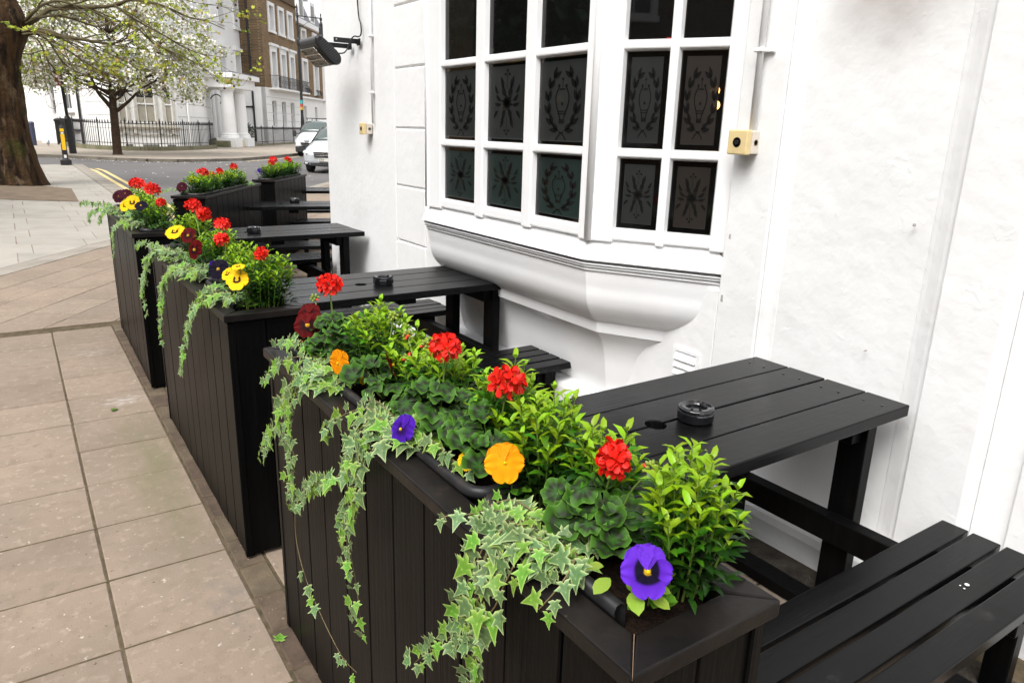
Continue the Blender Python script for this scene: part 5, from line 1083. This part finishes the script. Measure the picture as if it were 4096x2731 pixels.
gp = thing('gate_post', 'black gate pier at the left end of the curved railing', 'post', (2.55,50.0,.08)); MB().lathe([(.26,0),(.26,1.25),(.32,1.28),(.32,1.36),(.15,1.42),(.0,1.44)], 4, ph=PI/4).build('pier', M['iron'], gp)
ramp = MB().tube([V((*p,.9)) for p in [(3.0,50.2),(3.35,48.6),(3.8,47.2)]], .06, 6); tag(ramp.build('handrail', M['iron']), 'black curved handrail of the basement steps behind the railing', 'handrail')
# --- street lamp by the brick houses
def lm(a, z): return V(fl(a, -2.0, z))
sl = thing('street_lamp', 'tall black street lamp with a side arm and hanging lantern', 'street lamp', lm(5.4,0))
B0 = lm(5.4,0); MB().lathe([(.26,0),(.26,.9),(.2,1.0),(.22,1.25),(.14,1.4),(.13,1.7),(.10,2.2),(.095,6.8),(.13,6.9),(.13,7.2),(.07,7.35),(.065,8.6),(.10,8.75),(.05,9.0),(.06,9.25),(.0,9.6)], 12).build('post', M['iron'], sl, smooth=False)
ar = V(FD)*1.9; ar = V((ar.x,ar.y,0)); ar = V(_r)*1.62; MB().tube([V((0,0,8.75)), ar+V((0,0,8.62))], .035, 6).build('arm', M['iron'], sl)
MB().tube(curve([V((0,0,7.4)), ar*.15+V((0,0,8.0)), ar*.5+V((0,0,8.4)), ar*.8+V((0,0,8.6))], 5), .014, 5).build('scroll', M['iron'], sl)
MB().lathe([(.0,8.95),(.05,8.85),(.03,8.7),(.1,8.6),(.05,8.4),(.12,8.25),(.11,8.05),(.16,8.0),(.16,7.6),(.2,7.45),(.34,7.25),(.42,7.2),(.40,7.16),(.2,7.17)], 14, ar).build('lantern_hood', M['iron'], sl); MB().lathe([(.24,7.17),(.22,6.85),(.1,6.7),(.0,6.68)], 12, ar).build('lantern_glass', M['bulbwhite'], sl, smooth=True)
for (z0, z1, c) in ((2.75,2.95,(.55,.06,.03)),(2.96,3.2,(.04,.40,.42)),(2.55,2.74,(.65,.42,.05))): MB().box(-.16,.02,-.13,-.11,z0,z1).build('sticker', mat('sticker', c, .5), sl)
MB().lathe([(.105,1.75),(.105,1.95)], 12).build('band', mat('brass_band', (.45,.26,.06), .5), sl)
# --- bollard, sign pole
bo = thing('bollard', 'black and yellow reflective bollard at the corner of the pale paving', 'bollard', (1.58,29.75,0), -.05)
MB().lathe([(.17,0),(.17,.16),(.12,.2),(.085,.22),(.085,1.22),(.06,1.30),(.0,1.32)], 14).build('post', M['iron'], bo)
YB = mat('bollard_yellow', (.85,.47,.005), .4); MB().box(-.058,.058,-.092,-.084,.50,1.02).build('reflector_band', YB, bo); MB().box(-.058,.058,-.092,-.084,1.10,1.2).build('reflector_band', YB, bo)
MB().box(-.04,.04,-.092,-.084,.24,.34).box(-.04,.04,-.092,-.084,1.03,1.08).build('white_patch', SASH, bo)
sp_ = thing('sign_pole', 'black sign pole with a red sign standing by the cherry tree', 'pole', (2.3,37.4,.08), 0)
MB().lathe([(.14,0),(.14,1.42),(.09,1.52),(.065,1.55),(.062,3.4),(.0,3.42)], 12).build('post', M['iron'], sp_); sp_.rotation_euler = (0,R(-1.5),0)
MB().box(-.24,-.02,-.075,-.065,2.75,3.3).build('sign_plate', mat('red_sign', (.30,.05,.03), .5), sp_)
for (x, y, s_, l) in ((1.78,46.5,1,'pigeon standing on the far pavement left of the bollard'),(2.35,46.0,1.05,'paler pigeon pecking by the portico column')):
    pg = thing('pigeon', l, 'pigeon', (x,y,.08), 1.2); gm = mat('pigeon_grey', (.16,.17,.20) if x < 2 else (.42,.44,.48), .6)
    MB().tube([(-.20,0,.13),(-.12,0,.14),(-.04,0,.15),(.05,0,.17),(.09,0,.21),(.105,0,.26),(.12,0,.30),(.15,0,.30)], [.01,.035,.06,.065,.05,.032,.034,.012], 8).build('body', gm, pg, smooth=True); MB().tube([(.0,.02,.0),(.0,.02,.12)], .008, 4).tube([(.0,-.02,.0),(.0,-.02,.12)], .008, 4).build('legs', mat('pigeon_leg', (.4,.15,.12), .6), pg)
bu = thing('bush', 'dark green bush growing behind the straight railing', 'bush', fl(1.6,.9,.05)); mb = MB()
for i in range(700):
    d = rv(); d = d.normalized()*(rnd.random()**.4); c = V((d.x*.75,d.y*.6,.75+d.z*.75)); mb.merge(BOXMB, frame(c, d+rv()*.6, rv()+V((0,0,.7)), .16))
stuff(mb.build('foliage', LM['old'], bu)); MB().tube([(0,0,0),(0,0,.7)], .04, 5).build('trunk', LM['vine'], bu)
# --- man half hidden behind the plane tree is only a dark blue coat edge in the photo: a dark blue litter bin stands there
tag(MB().lathe([(.15,.08),(.16,1.2),(.18,1.22),(.14,1.3),(.0,1.32)], 12, (1.17,48.0,0)).build('litter_bin', mat('navy_bin', (.04,.05,.10), .5)), 'dark blue post-like bin just right of the big tree trunk', 'bin')
# ------------------------------------------------------------------ vehicles: local x = right, y = forward, z up; lofted half sections
def body_loft(sections, m, name, parent, caps=True):
    mb = MB(); n = len(sections[0][1]); vs = []
    for (y, pts) in sections:
        vs += [(x,y,z) for x,z in pts]+[(-x,y,z) for x,z in pts[::-1]]
    k = 2*n; fs = [(i*k+j, i*k+(j+1)%k, (i+1)*k+(j+1)%k, (i+1)*k+j) for i in range(len(sections)-1) for j in range(k)]
    fs += [list(range(k)), list(range((len(sections)-1)*k, len(sections)*k))]
    o = fixn(mb.add(vs, fs).build(name, m, parent, smooth=True)); s_ = o.modifiers.new('sub','SUBSURF'); s_.levels = 1; s_.render_levels = 2; return o
def wheel(parent, x, y, r=.33, w_=.21):
    t = MB().lathe([(r*.62,-w_/2),(r*.95,-w_/2),(r,-w_*.35),(r,w_*.35),(r*.95,w_/2),(r*.62,w_/2)], 24).build('wheel', mat('tyre_rubber', (.015,.015,.015), .8) if 'tyre_rubber' not in bpy.data.materials else bpy.data.materials['tyre_rubber'], parent); t.rotation_euler = (0,PI/2,0); t.location = (x,y,r)
    MB().lathe([(.0,-w_*.42),(r*.6,-w_*.42),(r*.64,0),(r*.6,w_*.42),(.0,w_*.42)], 16).build('rim', mat('alloy', (.4,.4,.42), .35, metal=.8) if 'alloy' not in bpy.data.materials else bpy.data.materials['alloy'], t); return t
WSG = mat('windscreen_glass', (.06,.08,.075), .04, .7); BLKP = mat('black_bumper_plastic', (.022,.022,.024), .55); CHR = mat('chrome', (.75,.75,.76), .12, metal=1); LENS = mat('headlamp_lens', (.55,.56,.57), .08, .6, var=((.25,.25,.26), 9, .45, .6))
def sheet(parent, pts, nm, m, th=.006):
    mb = MB(); n = len(pts); q = [V(p) for p in pts]; nr = (q[1]-q[0]).cross(q[2]-q[0]).normalized()*th; o = fixn(mb.sweep(q, nr).build(nm, m, parent)); return o
def screen(parent, w0, w1, a, b, crown):
    n, m_ = 8, 5; mb = MB(); vs = []
    for j in range(m_+1):
        t = j/m_; w_ = w0+(w1-w0)*t
        for i in range(n+1):
            u = -1+2*i/n; vs.append((w_*u, a[0]+(b[0]-a[0])*t+crown*(1-u*u)-.10*u*u*u*u, a[1]+(b[1]-a[1])*t+crown*(1-u*u)+.03*math.sin(PI*t)-.02*u*u))
    mb.add(vs, [(j*(n+1)+i,j*(n+1)+i+1,(j+1)*(n+1)+i+1,(j+1)*(n+1)+i) for j in range(m_) for i in range(n)]); o = fixn(mb.build('windscreen', WSG, parent, smooth=True)); s_ = o.modifiers.new('thick','SOLIDIFY'); s_.thickness = .05; s_.offset = -1
# silver people carrier: front faces -d (towards the camera); local forward +y is the car's nose
def place(o, p, ang): o.location = (p[0],p[1],-.03); o.rotation_euler = (0,0,ang)
sv = thing('silver_car', 'silver people carrier parked half behind the pub corner', 'car')
SIL = mat('silver_car_paint', (.60,.62,.64), .25, .5, .35, coat=.6)
sec = lambda w_, zs, ws: [(w_*a, z) for a, z in zip(ws, zs)]
cs = [(2.36,[(.52,.36),(.60,.44),(.62,.56),(.58,.66),(.40,.70),(.0,.71)]),
      (2.20,[(.76,.22),(.86,.40),(.88,.58),(.82,.76),(.55,.84),(.0,.86)]),
      (1.75,[(.84,.20),(.93,.42),(.945,.66),(.90,.90),(.62,.99),(.0,1.02)]),
      (1.15,[(.86,.20),(.94,.45),(.95,.75),(.90,1.02),(.62,1.10),(.0,1.13)]),
      (.35,[(.86,.20),(.94,.45),(.95,.80),(.86,1.18),(.66,1.56),(.0,1.61)]),
      (-.3,[(.86,.20),(.94,.45),(.95,.82),(.87,1.22),(.70,1.70),(.0,1.76)]),
      (-1.4,[(.86,.20),(.94,.45),(.95,.82),(.87,1.22),(.70,1.72),(.0,1.78)]),
      (-2.2,[(.84,.22),(.92,.45),(.93,.82),(.85,1.22),(.68,1.62),(.0,1.68)]),
      (-2.4,[(.78,.3),(.86,.5),(.88,.82),(.80,1.1),(.64,1.2),(.0,1.22)])]
body_loft(cs, SIL, 'body', sv)
screen(sv, .74, .63, (1.20,1.155), (.30,1.625), .035)
for s_ in (-1,1):
    sheet(sv, [(s_*.955,.9,1.0),(s_*.955,-2.0,1.05),(s_*.80,-1.9,1.55),(s_*.80,-.1,1.58)], 'side_window', WSG)
    hl = MB(); hl.add([(s_*.50,2.30,.66),(s_*.60,2.31,.60),(s_*.80,2.22,.62),(s_*.90,2.05,.74),(s_*.88,1.95,.80),(s_*.72,2.13,.78),(s_*.56,2.22,.74),(s_*.70,2.285,.69)], [(0,1,7),(1,2,7),(2,3,7),(3,4,7),(4,5,7),(5,6,7),(6,0,7)]); fixn(hl.build('headlight', LENS, sv))
    MB().box(s_*.72-.09,s_*.72+.09,2.24,2.29,.31,.40).build('fog_lamp', BLKP, sv, bevel=.02); MB().box(s_*.72-.055,s_*.72+.055,2.285,2.30,.33,.385).build('fog_lens', LENS, sv, bevel=.01)
    mr = MB().ball((s_*1.08,.85,1.12), .12, 10, .72).build('mirror', SIL, sv, smooth=True)
    for y in (1.45,-1.5): wheel(sv, s_*.80, y)
g = MB()
for z in (.62,.68,.735): g.box(-.42,.42,2.36,2.40,z,z+.028)
fixn(MB().add([(-.46,2.345,.76),(.46,2.345,.76),(.40,2.375,.57),(-.40,2.375,.57)], [(0,1,2,3)]).sweep([(-.46,2.32,.76),(.46,2.32,.76),(.40,2.35,.57),(-.40,2.35,.57)], (0,.03,0)).build('grille', BLKP, sv)); g.build('grille_bar', CHR, sv, bevel=.006)
o = MB().lathe([(.0,0),(.085,0),(.085,.012),(.0,.014)], 18).build('badge', CHR, sv); o.location = (0,2.405,.665); o.rotation_euler = (-PI/2,0,0); o.scale = (1,.55,1)
MB().box(-.55,.55,2.30,2.37,.27,.38).build('lower_intake', BLKP, sv, bevel=.01)
PLT = mat('plate_yellowish_white', (.55,.53,.47), .5); pl = MB().box(-.26,.26,2.385,2.40,.43,.54).build('number_plate', PLT, sv)
INK = mat('plate_black', (.01,.01,.01), .6); text('YJ59', .105, 'plate_text', INK, pl, (.24,2.402,.45), (PI/2,0,PI))
hd = math.atan2(-.824, -.566)-PI/2     # nose along -FD
# image-left front corner of the car stands at (8.45,25.3)
hd2 = hd; fx = V((math.cos(hd2), math.sin(hd2), 0)); fy = V((-math.sin(hd2), math.cos(hd2), 0)); c = V((8.50,25.7,0))+V(_r)*.24-fy*1.35-fx*.76; place(sv, c, hd2); sv.scale = (.94,.94,.94)
# white van
vn = thing('white_van', 'white panel van with a roof rack parked behind the silver car', 'van')
VW = mat('van_white', (.72,.73,.73), .3, .5, coat=.4)
vsx = [(2.40,[(.60,.34),(.70,.46),(.72,.62),(.70,.74),(.50,.80),(.0,.82)]),
      (2.25,[(.84,.26),(.92,.45),(.93,.66),(.88,.86),(.60,.95),(.0,.97)]),
      (1.75,[(.88,.25),(.96,.48),(.97,.78),(.92,1.08),(.66,1.18),(.0,1.20)]),
      (1.35,[(.88,.25),(.96,.48),(.97,.85),(.90,1.22),(.70,1.34),(.0,1.36)]),
      (.70,[(.88,.25),(.96,.48),(.97,.90),(.90,1.34),(.76,1.80),(.0,1.86)]),
      (.2,[(.88,.25),(.96,.48),(.97,.90),(.90,1.34),(.78,1.90),(.0,1.96)]),
      (-2.1,[(.88,.25),(.96,.48),(.97,.90),(.90,1.34),(.78,1.90),(.0,1.96)]),
      (-2.35,[(.86,.25),(.94,.48),(.95,.90),(.88,1.34),(.76,1.86),(.0,1.92)])]
body_loft(vsx, VW, 'body', vn)
screen(vn, .84, .74, (1.50,1.34), (.62,1.875), .03); MB().box(-.84,.84,1.50,1.56,1.22,1.262).build('scuttle', BLKP, vn, bevel=.01)
MB().box(-.86,.86,2.18,2.44,.24,.56).build('bumper', BLKP, vn, bevel=.06, seg=3); MB().box(-.5,.5,2.42,2.452,.28,.36).build('lower_intake', INK, vn); MB().box(-.62,.62,2.40,2.447,.52,.57).build('lower_intake', INK, vn)
sheet(vn, [(-.58,2.40,.74),(.58,2.40,.74),(.50,2.44,.60),(-.50,2.44,.60)], 'grille', INK, -.03)
g = MB(); g.hexa([(-.56,2.42,.745),(-.08,2.44,.72),(-.06,2.44,.75),(-.56,2.42,.77),(-.56,2.455,.745),(-.08,2.465,.72),(-.06,2.465,.75),(-.56,2.455,.77)]); g.hexa([(.56,2.42,.745),(.08,2.44,.72),(.06,2.44,.75),(.56,2.42,.77),(.56,2.455,.745),(.08,2.465,.72),(.06,2.465,.75),(.56,2.455,.77)])
g.sweep([(-.10,2.445,.75),(-.04,2.445,.75),(0,2.445,.67),(.04,2.445,.75),(.10,2.445,.75),(.02,2.445,.615),(-.02,2.445,.615)], (0,.025,0)); g.build('grille_badge', CHR, vn)
for s_ in (-1,1):
    hl = MB(); hl.add([(s_*.66,2.36,.66),(s_*.80,2.30,.66),(s_*.94,2.14,.74),(s_*.95,2.0,1.0),(s_*.84,2.16,.98),(s_*.70,2.30,.82),(s_*.82,2.27,.80)], [(0,1,6),(1,2,6),(2,3,6),(3,4,6),(4,5,6),(5,0,6)]); fixn(hl.build('headlight', LENS, vn))
    MB().tube([(s_*.92,1.45,1.22),(s_*1.05,1.5,1.22)], .03, 6).build('mirror', BLKP, vn); MB().box(s_*1.14-.09,s_*1.14+.09,1.44,1.56,1.05,1.38).build('mirror_shell', BLKP, vn, bevel=.03, seg=2)
    sheet(vn, [(s_*.975,1.3,1.15),(s_*.975,.2,1.15),(s_*.83,.2,1.68),(s_*.85,.75,1.66)], 'side_window', WSG)
    for y in (1.55,-1.45): wheel(vn, s_*.82, y, .34)
rk = MB()
for y in (.1,-.9,-1.9): rk.tube([(-.86,y,2.05),(.86,y,2.05)], .022, 6).tube([(-.78,y,1.92),(-.78,y,2.05)], .02, 5).tube([(.78,y,1.92),(.78,y,2.05)], .02, 5)
rk.build('roof_rack', INK, vn); MB().tube([(.3,1.62,1.235),(-.2,1.60,1.25)], .012, 5).build('wiper', INK, vn)
pl = MB().box(-.26,.26,2.45,2.465,.40,.51).build('number_plate', mat('plate_white2', (.65,.65,.63), .5), vn); MB().box(.215,.259,2.466,2.468,.40,.51).build('plate_band', mat('plate_blue', (.02,.12,.45), .5), vn); text('FP6', .10, 'plate_text', INK, pl, (.20,2.467,.42), (PI/2,0,PI))
fx = V((math.cos(hd), math.sin(hd), 0)); fy = V((-math.sin(hd), math.cos(hd), 0)); c = V((12.25,38.3,0))-fy*1.9-fx*.92; place(vn, c, hd); vn.scale = (.93,.93,.93)
# ------------------------------------------------------------------ trees
BARK = mat('plane_bark', (.060,.034,.016), .9, .15, var=[((.016,.010,.006), 1.6, .44, .60, (3,3,.8)), ((.125,.085,.05), 2.6, .56, .70, (2,2,.7)), ((.05,.052,.012), 1.4, .58, .76)], bump=[(9,.9,.06),(30,.7,.02)])
BR2 = mat('branch_bark', (.11,.09,.045), .8, .2, var=((.06,.045,.025), 6, .4, .7)); CB = mat('cherry_bark', (.06,.036,.022), .8, .2, var=((.03,.02,.012), 7, .4, .7), bump=[(22,.6,.02)])
pt_ = thing('plane_tree', 'massive old plane tree with peeling brown bark at the left edge', 'tree', (0,0,0))
# trunk: rings with buttressed, fluted outline
TC = V((-.02,20.9,0)); mb = MB(); NR, NS = 80, 120; vs = []
for i in range(NR+1):
    z = -.05+6.6*i/NR; fl_ = math.exp(-max(z,0)/.55)
    rad = .50+.20*fl_+.10*math.exp(-((z-3.6)/.7)**2)
    for j in range(NS):
        a = 2*PI*j/NS; n1 = noise.noise(V((math.cos(a)*1.3,math.sin(a)*1.3,z*.45)))*.16; n2 = noise.noise(V((math.cos(a)*4,math.sin(a)*4,z*.8+5)))*.11-.10*max(0,noise.noise(V((math.cos(a)*6,math.sin(a)*6,z*.35+2)))-.12)*2; n3 = noise.noise(V((math.cos(a)*9,math.sin(a)*9,z*3.2+9)))*.045
        flu = .13*fl_*math.sin(5*a+1.3)+.05*math.sin(7*a+z*.4)*math.exp(-z/3.5); r = rad*(1+n1*.55+n2+n3+flu)+max(0,math.cos(a))*.22*math.exp(-((z-3.5)/.55)**2)
        vs.append((TC.x-.015*z+r*math.cos(a), TC.y+r*math.sin(a), z))
fs = [(i*NS+j,i*NS+(j+1)%NS,(i+1)*NS+(j+1)%NS,(i+1)*NS+j) for i in range(NR) for j in range(NS)]+[list(range(NR*NS,(NR+1)*NS))]
fixn(mb.add(vs, fs).build('trunk', BARK, pt_, smooth=True))
PLF = [leafmat('plane_leaf', (.33,.37,.03), (.42,.44,.04), .5, 0), leafmat('plane_leaf_green', (.15,.22,.02), (.20,.27,.03), .5, 0), leafmat('plane_leaf_brown', (.30,.20,.05), (.38,.26,.06), .5, 0)]
lfm = [MB(), MB(), MB()]; SEED = MB(); twg = MB()
LSH = polyleaf([(0,0),(.2,.05),(.5,.2),(.3,.35),(.48,.62),(.2,.6),(0,1)], .5, fold=.1)
def grow_branch(p, d, L_, r, lvl, bend, spread, tw, leaf, maxl):
    """random branch; returns nothing, adds tubes to tw, leaves via leaf(p, d)"""
    pts, rr = [V(p)], [r]; n = max(3, int(L_/.35)) if lvl < 2 else 4; dd = V(d).normalized()
    for i in range(n):
        dd = (dd+rv()*bend+V((0,0,(-.02 if lvl < 2 else .015)+(.35 if pts[-1].z < 2.5 else 0)))).normalized(); pts.append(pts[-1]+dd*L_/n); rr.append(max(.004, r*(1-.85*(i+1)/n)))
        if lvl < maxl and i >= n*.2 and rnd.random() < (.9 if lvl < 2 else .6):
            sd_ = (dd+rv().normalized()*spread); grow_branch(pts[-1], sd_, L_*rnd.uniform(.28,.55), rr[-1]*.6, lvl+1, bend*1.15, spread, tw, leaf, maxl)
        if lvl >= maxl-1 and i > 0: leaf(pts[-1], dd, lvl)
    tw.tube(pts, rr, 6 if lvl == 0 else (4 if lvl == 1 else 3), False)
def pl_leaf(p, d, lvl):
    if p.z < 2.3+jit(.15) or rnd.random() < .25: return
    for _ in range(1 if rnd.random() < .75 else 2):
        k = 0 if rnd.random() < .6 else (1 if rnd.random() < .6 else 2); lfm[k].merge(LSH, frame(p+rv()*.05, d*.3+rv()+V((0,0,-.35)), rv()+V((-.2,-.6,.5)), rnd.uniform(.05,.105)))
    if rnd.random() < .045:
        q = p+V((jit(.05),jit(.05),-rnd.uniform(.1,.2))); SEED.ball(q, .032, 6); SEED.tube([p,q], .004, 3, False)
# main limbs, traced from how they leave the trunk: control points (x, y, z)
def ctl(pts, r0, r1, sub=7, L_=1.6):
    r0 *= .8; P = curve(pts, 8); n = len(P); twg.tube(P, [r0+(r1-r0)*i/(n-1) for i in range(n)], 7, False)
    for i in range(sub):
        k = int(n*(.18+.8*i/sub)); p = V(P[min(k,n-2)]); d = (V(P[min(k+1,n-1)])-p).normalized(); grow_branch(p, d+V((jit(.5),jit(.6),jit(.7)-.15)), L_*rnd.uniform(.7,1.2), (r0+(r1-r0)*k/n)*.5+.006, 1, .16, .75, twg, pl_leaf, 3)
for pts, r0, r1, sub in (
    ([(.7,20.8,3.55),(.89,20.6,3.65),(1.17,20.6,3.87),(1.45,20.6,3.97),(1.98,20.5,4.0),(2.5,20.3,4.08),(2.75,20,4.18),(3.21,20,4.18),(3.61,20,4.09),(4.02,20,3.94),(4.37,20,3.9),(4.81,20,3.75)], .085, .008, 9),
    ([(.7,20.7,3.4),(.85,20.3,3.39),(1.25,20.3,3.32),(1.75,20.3,3.28),(2.0,20.3,3.25),(2.32,20.3,3.24),(2.61,20.2,3.36),(2.95,20.1,3.6)], .075, .01, 7),
    ([(2.45,20.1,4.05),(2.71,20,3.85),(3.06,20,3.66),(3.41,20,3.49),(3.81,20,3.27),(4.23,20,3.14),(4.75,20,3.1)], .035, .006, 6),
    ([(.7,20.6,3.6),(.86,20.2,3.76),(1.06,20.2,3.93),(1.34,20.2,4.03),(1.58,20.2,4.0),(1.94,20.2,3.91),(2.31,20.2,3.77),(2.64,20.2,3.68)], .05, .008, 6),
    ([(.7,20.6,3.55),(.88,20.3,3.63),(1.24,20.3,3.73),(1.55,20.3,3.71),(2.03,20.1,3.57),(2.43,20,3.7),(2.83,20,3.61),(3.18,20,3.29),(3.45,20,3.17),(3.79,20,3.06),(4.07,20,2.92),(4.36,20,2.87)], .04, .006, 9),
    ([(.65,20.5,3.3),(.8,20,3.22),(.9,20,3.08),(.96,20,2.85),(1.03,20,2.67),(1.14,20,2.56),(1.36,20,2.51)], .03, .006, 6),
    ([(.65,20.5,3.3),(.83,20,3.29),(1.04,20,3.18),(1.18,20,2.9),(1.34,20,2.67),(1.63,20,2.51),(1.88,20,2.43),(2.3,20,2.35)], .035, .006, 7),
    ([(.6,20.4,3.3),(.95,19.8,3.28),(1.3,19.8,3.05),(1.7,19.8,2.75),(2.1,19.8,2.55),(2.6,19.8,2.45)], .03, .005, 7),
    ([(.6,20.4,3.35),(1.0,19.9,3.4),(1.5,19.8,3.2),(2.1,19.7,3.0),(2.7,19.7,2.75),(3.2,19.7,2.6)], .03, .005, 7),
    ([(.55,20.5,2.9),(.7,20,2.87),(.85,20,2.86),(.86,20,2.74),(.93,20,2.61),(1.09,20,2.38)], .02, .005, 4),
    ([(.68,20,2.9),(.70,20,2.6),(.705,20,2.35),(.68,20,2.25)], .012, .005, 2),
    ([(3.3,20.5,4.5),(3.94,20,4.32),(4.19,20,4.28),(4.48,20,4.27),(4.84,20,4.25),(5.2,20,4.1)], .016, .004, 3),
    ([(-.2,21,5.6),(.6,20.6,5.6),(1.6,20.4,5.4),(2.8,20.2,5.0),(3.8,20,4.6)], .09, .01, 8),
    ([(-.2,21.2,5.8),(-1.2,21.0,6.6),(-2.4,20.6,7.0),(-3.6,20.2,7.1)], .2, .03, 6),
    ([(0,21,6),(.5,21.6,7.4),(1.4,22.2,8.8),(2.2,23,9.8)], .28, .04, 8),
    ([(-.1,20.9,6),(-.3,20,7.6),(-.2,19,9),(.2,18.2,10)], .28, .04, 8)):
    ctl(pts, r0, r1, sub, 1.0 if len(pts) < 8 else 1.15)
# young-leaved twig sprouting in front of the trunk
P = curve([(.83,19.5,3.33),(.71,19.5,3.31),(.53,19.5,3.34),(.37,19.5,3.39),(.28,19.5,3.39)], 5); twg.tube(P, .008, 4, False)
for i in range(22): p = V(P[rnd.randrange(len(P))]); lfm[0 if i % 3 else 1].merge(LSH, frame(p+rv()*.05, rv()+V((-.6,0,-.1)), V((0,-.6,.8))+rv()*.4, rnd.uniform(.06,.13)))
twg.build('branches', BR2, pt_, smooth=True)
for mb, m in zip(lfm, PLF): stuff(mb.build('foliage', m, pt_))
SEED.build('seed_balls', mat('seed_ball', (.07,.035,.02), .9), pt_)
# blossoming cherry
cy = thing('cherry_tree', 'young cherry tree in white blossom in front of the corner house', 'tree', (0,0,0))
CT = MB(); CT.tube(curve([(3.90,36.4,.05),(3.90,36.4,.35),(3.92,36.4,1.1),(3.94,36.4,1.94),(3.98,36.4,2.77),(4.02,36.4,3.5),(4.06,36.4,4.6),(4.08,36.5,5.6)], 6), [.30,.27,.23,.205,.195,.19,.185,.18,.18]+[.18]*6+[.17]*6+[.155]*6+[.14]*6+[.11]*6+[.08]*6+[.06]*2 if False else [.32]+[.18+.09*math.exp(-i*.6) for i in range(1,13)]+[.165]*6+[.145]*6+[.13]*6+[.10]*6+[.07]*6, 10)
BL = [MB(), MB(), MB(), MB()]; SP = lambda: None
Q4 = MB().add([(0,0,0),(.5,.4,.1),(.1,1,.0),(-.45,.55,.12)], [(0,1,2),(0,2,3)])
def blossom(p, d, lvl):
    if p.z < 2.75+jit(.2)-.12*max(0,abs(p.x-4)-1): return
    for _ in range(11):
        k = rnd.random(); k = 0 if k < .40 else (1 if k < .62 else (2 if k < .92 else 3)); q = p+rv()*.26
        BL[k].merge(Q4, frame(q, rv(), rv()+V((-.1,-.5,.5)), rnd.uniform(.08,.15) if k < 2 else rnd.uniform(.08,.15)))
twc = MB()
for i in range(64):
    z = 2.45+4.0*((i+.5)/64)**1.1; a = i*2.39996; R_ = 3.05*math.sqrt(max(.05, 1-((z-3.6)/3.4)**2)); el = .12+.55*(z-2)/4.4; p0 = V((3.95+.03*(z-2),36.4,min(z,5.6)*.86+.15))
    d = V((math.cos(a), math.sin(a)*.75, el)); grow_branch(p0, d, R_*rnd.uniform(.8,1.02), .048*(1-.5*i/64), 0, .10, .70, twc, blossom, 2)
for pts, r0 in (([(3.94,36.4,1.9),(3.69,36.3,2.24),(3.4,36.2,2.64),(3.19,36.1,3.23),(2.8,36,3.7)], .10), ([(4.0,36.4,1.85),(4.25,36.3,2.05),(4.57,36.2,2.33),(5.06,36.1,2.82),(5.7,36,3.2)], .09)):
    P = curve(pts, 6); twc.tube(P, [r0*(1-.7*i/len(P)) for i in range(len(P))], 7, False)
    for k in (10,14,18,22): grow_branch(V(P[k]), V((jit(1),jit(.5),.3)), 1.6, .03, 1, .14, .8, twc, blossom, 2)
CT.build('trunk', CB, cy, smooth=True); twc.build('branches', CB, cy, smooth=True)
for mb, m, nm in zip(BL, (mat('blossom_white', (.74,.73,.66), .7), mat('blossom_cream', (.58,.54,.44), .7), leafmat('cherry_leaf', (.22,.28,.04), (.30,.34,.06), .5, 0), leafmat('cherry_leaf_bronze', (.26,.22,.06), (.30,.16,.05), .5, 0)), ('blossom','blossom','foliage','foliage')): stuff(mb.build(nm, m, cy))
# ------------------------------------------------------------------ across the main street: mirrored in the bay window
op = thing('brick_terrace', 'brick terrace across the main street mirrored in the pub windows', 'house')
fixn(MB().box(-27,-17,-25,75,-.2,13).build('wall', BRD, op))
FO = lambda a, o, z: (-17-o, a, z)
for i in range(19):
    for z in (1.4,4.8,8.2): window(op, FO, -22+5*i, z, z+2.0, 1.1, surround=.14)
for k, (x, y, l) in enumerate(((-6.2,14.5,'dark leafy street tree mirrored in the near upper bay panes'),(-8.5,21,'second dark leafy street tree mirrored in the middle bay panes'),(-8.0,29,'third dark leafy street tree mirrored in the far bay panes'))):
    t = thing('street_tree', l, 'tree', (x,y,0)); MB().tube([(0,0,-.05),(.05,0,1.5),(0,.1,3),(.1,.1,5)], [.28,.22,.2,.12], 8).build('trunk', CB, t, smooth=True); mb = MB()
    for i in range(2600):
        d = rv().normalized()*(rnd.random()**.35); d *= 1+.25*noise.noise(d*3); c = V((d.x*3.0,d.y*3.2,4.6+d.z*3.1)); mb.merge(Q4, frame(c, d+rv(), rv()+V((0,0,.6)), rnd.uniform(.22,.42)))
    stuff(mb.build('foliage', LM['old'], t))
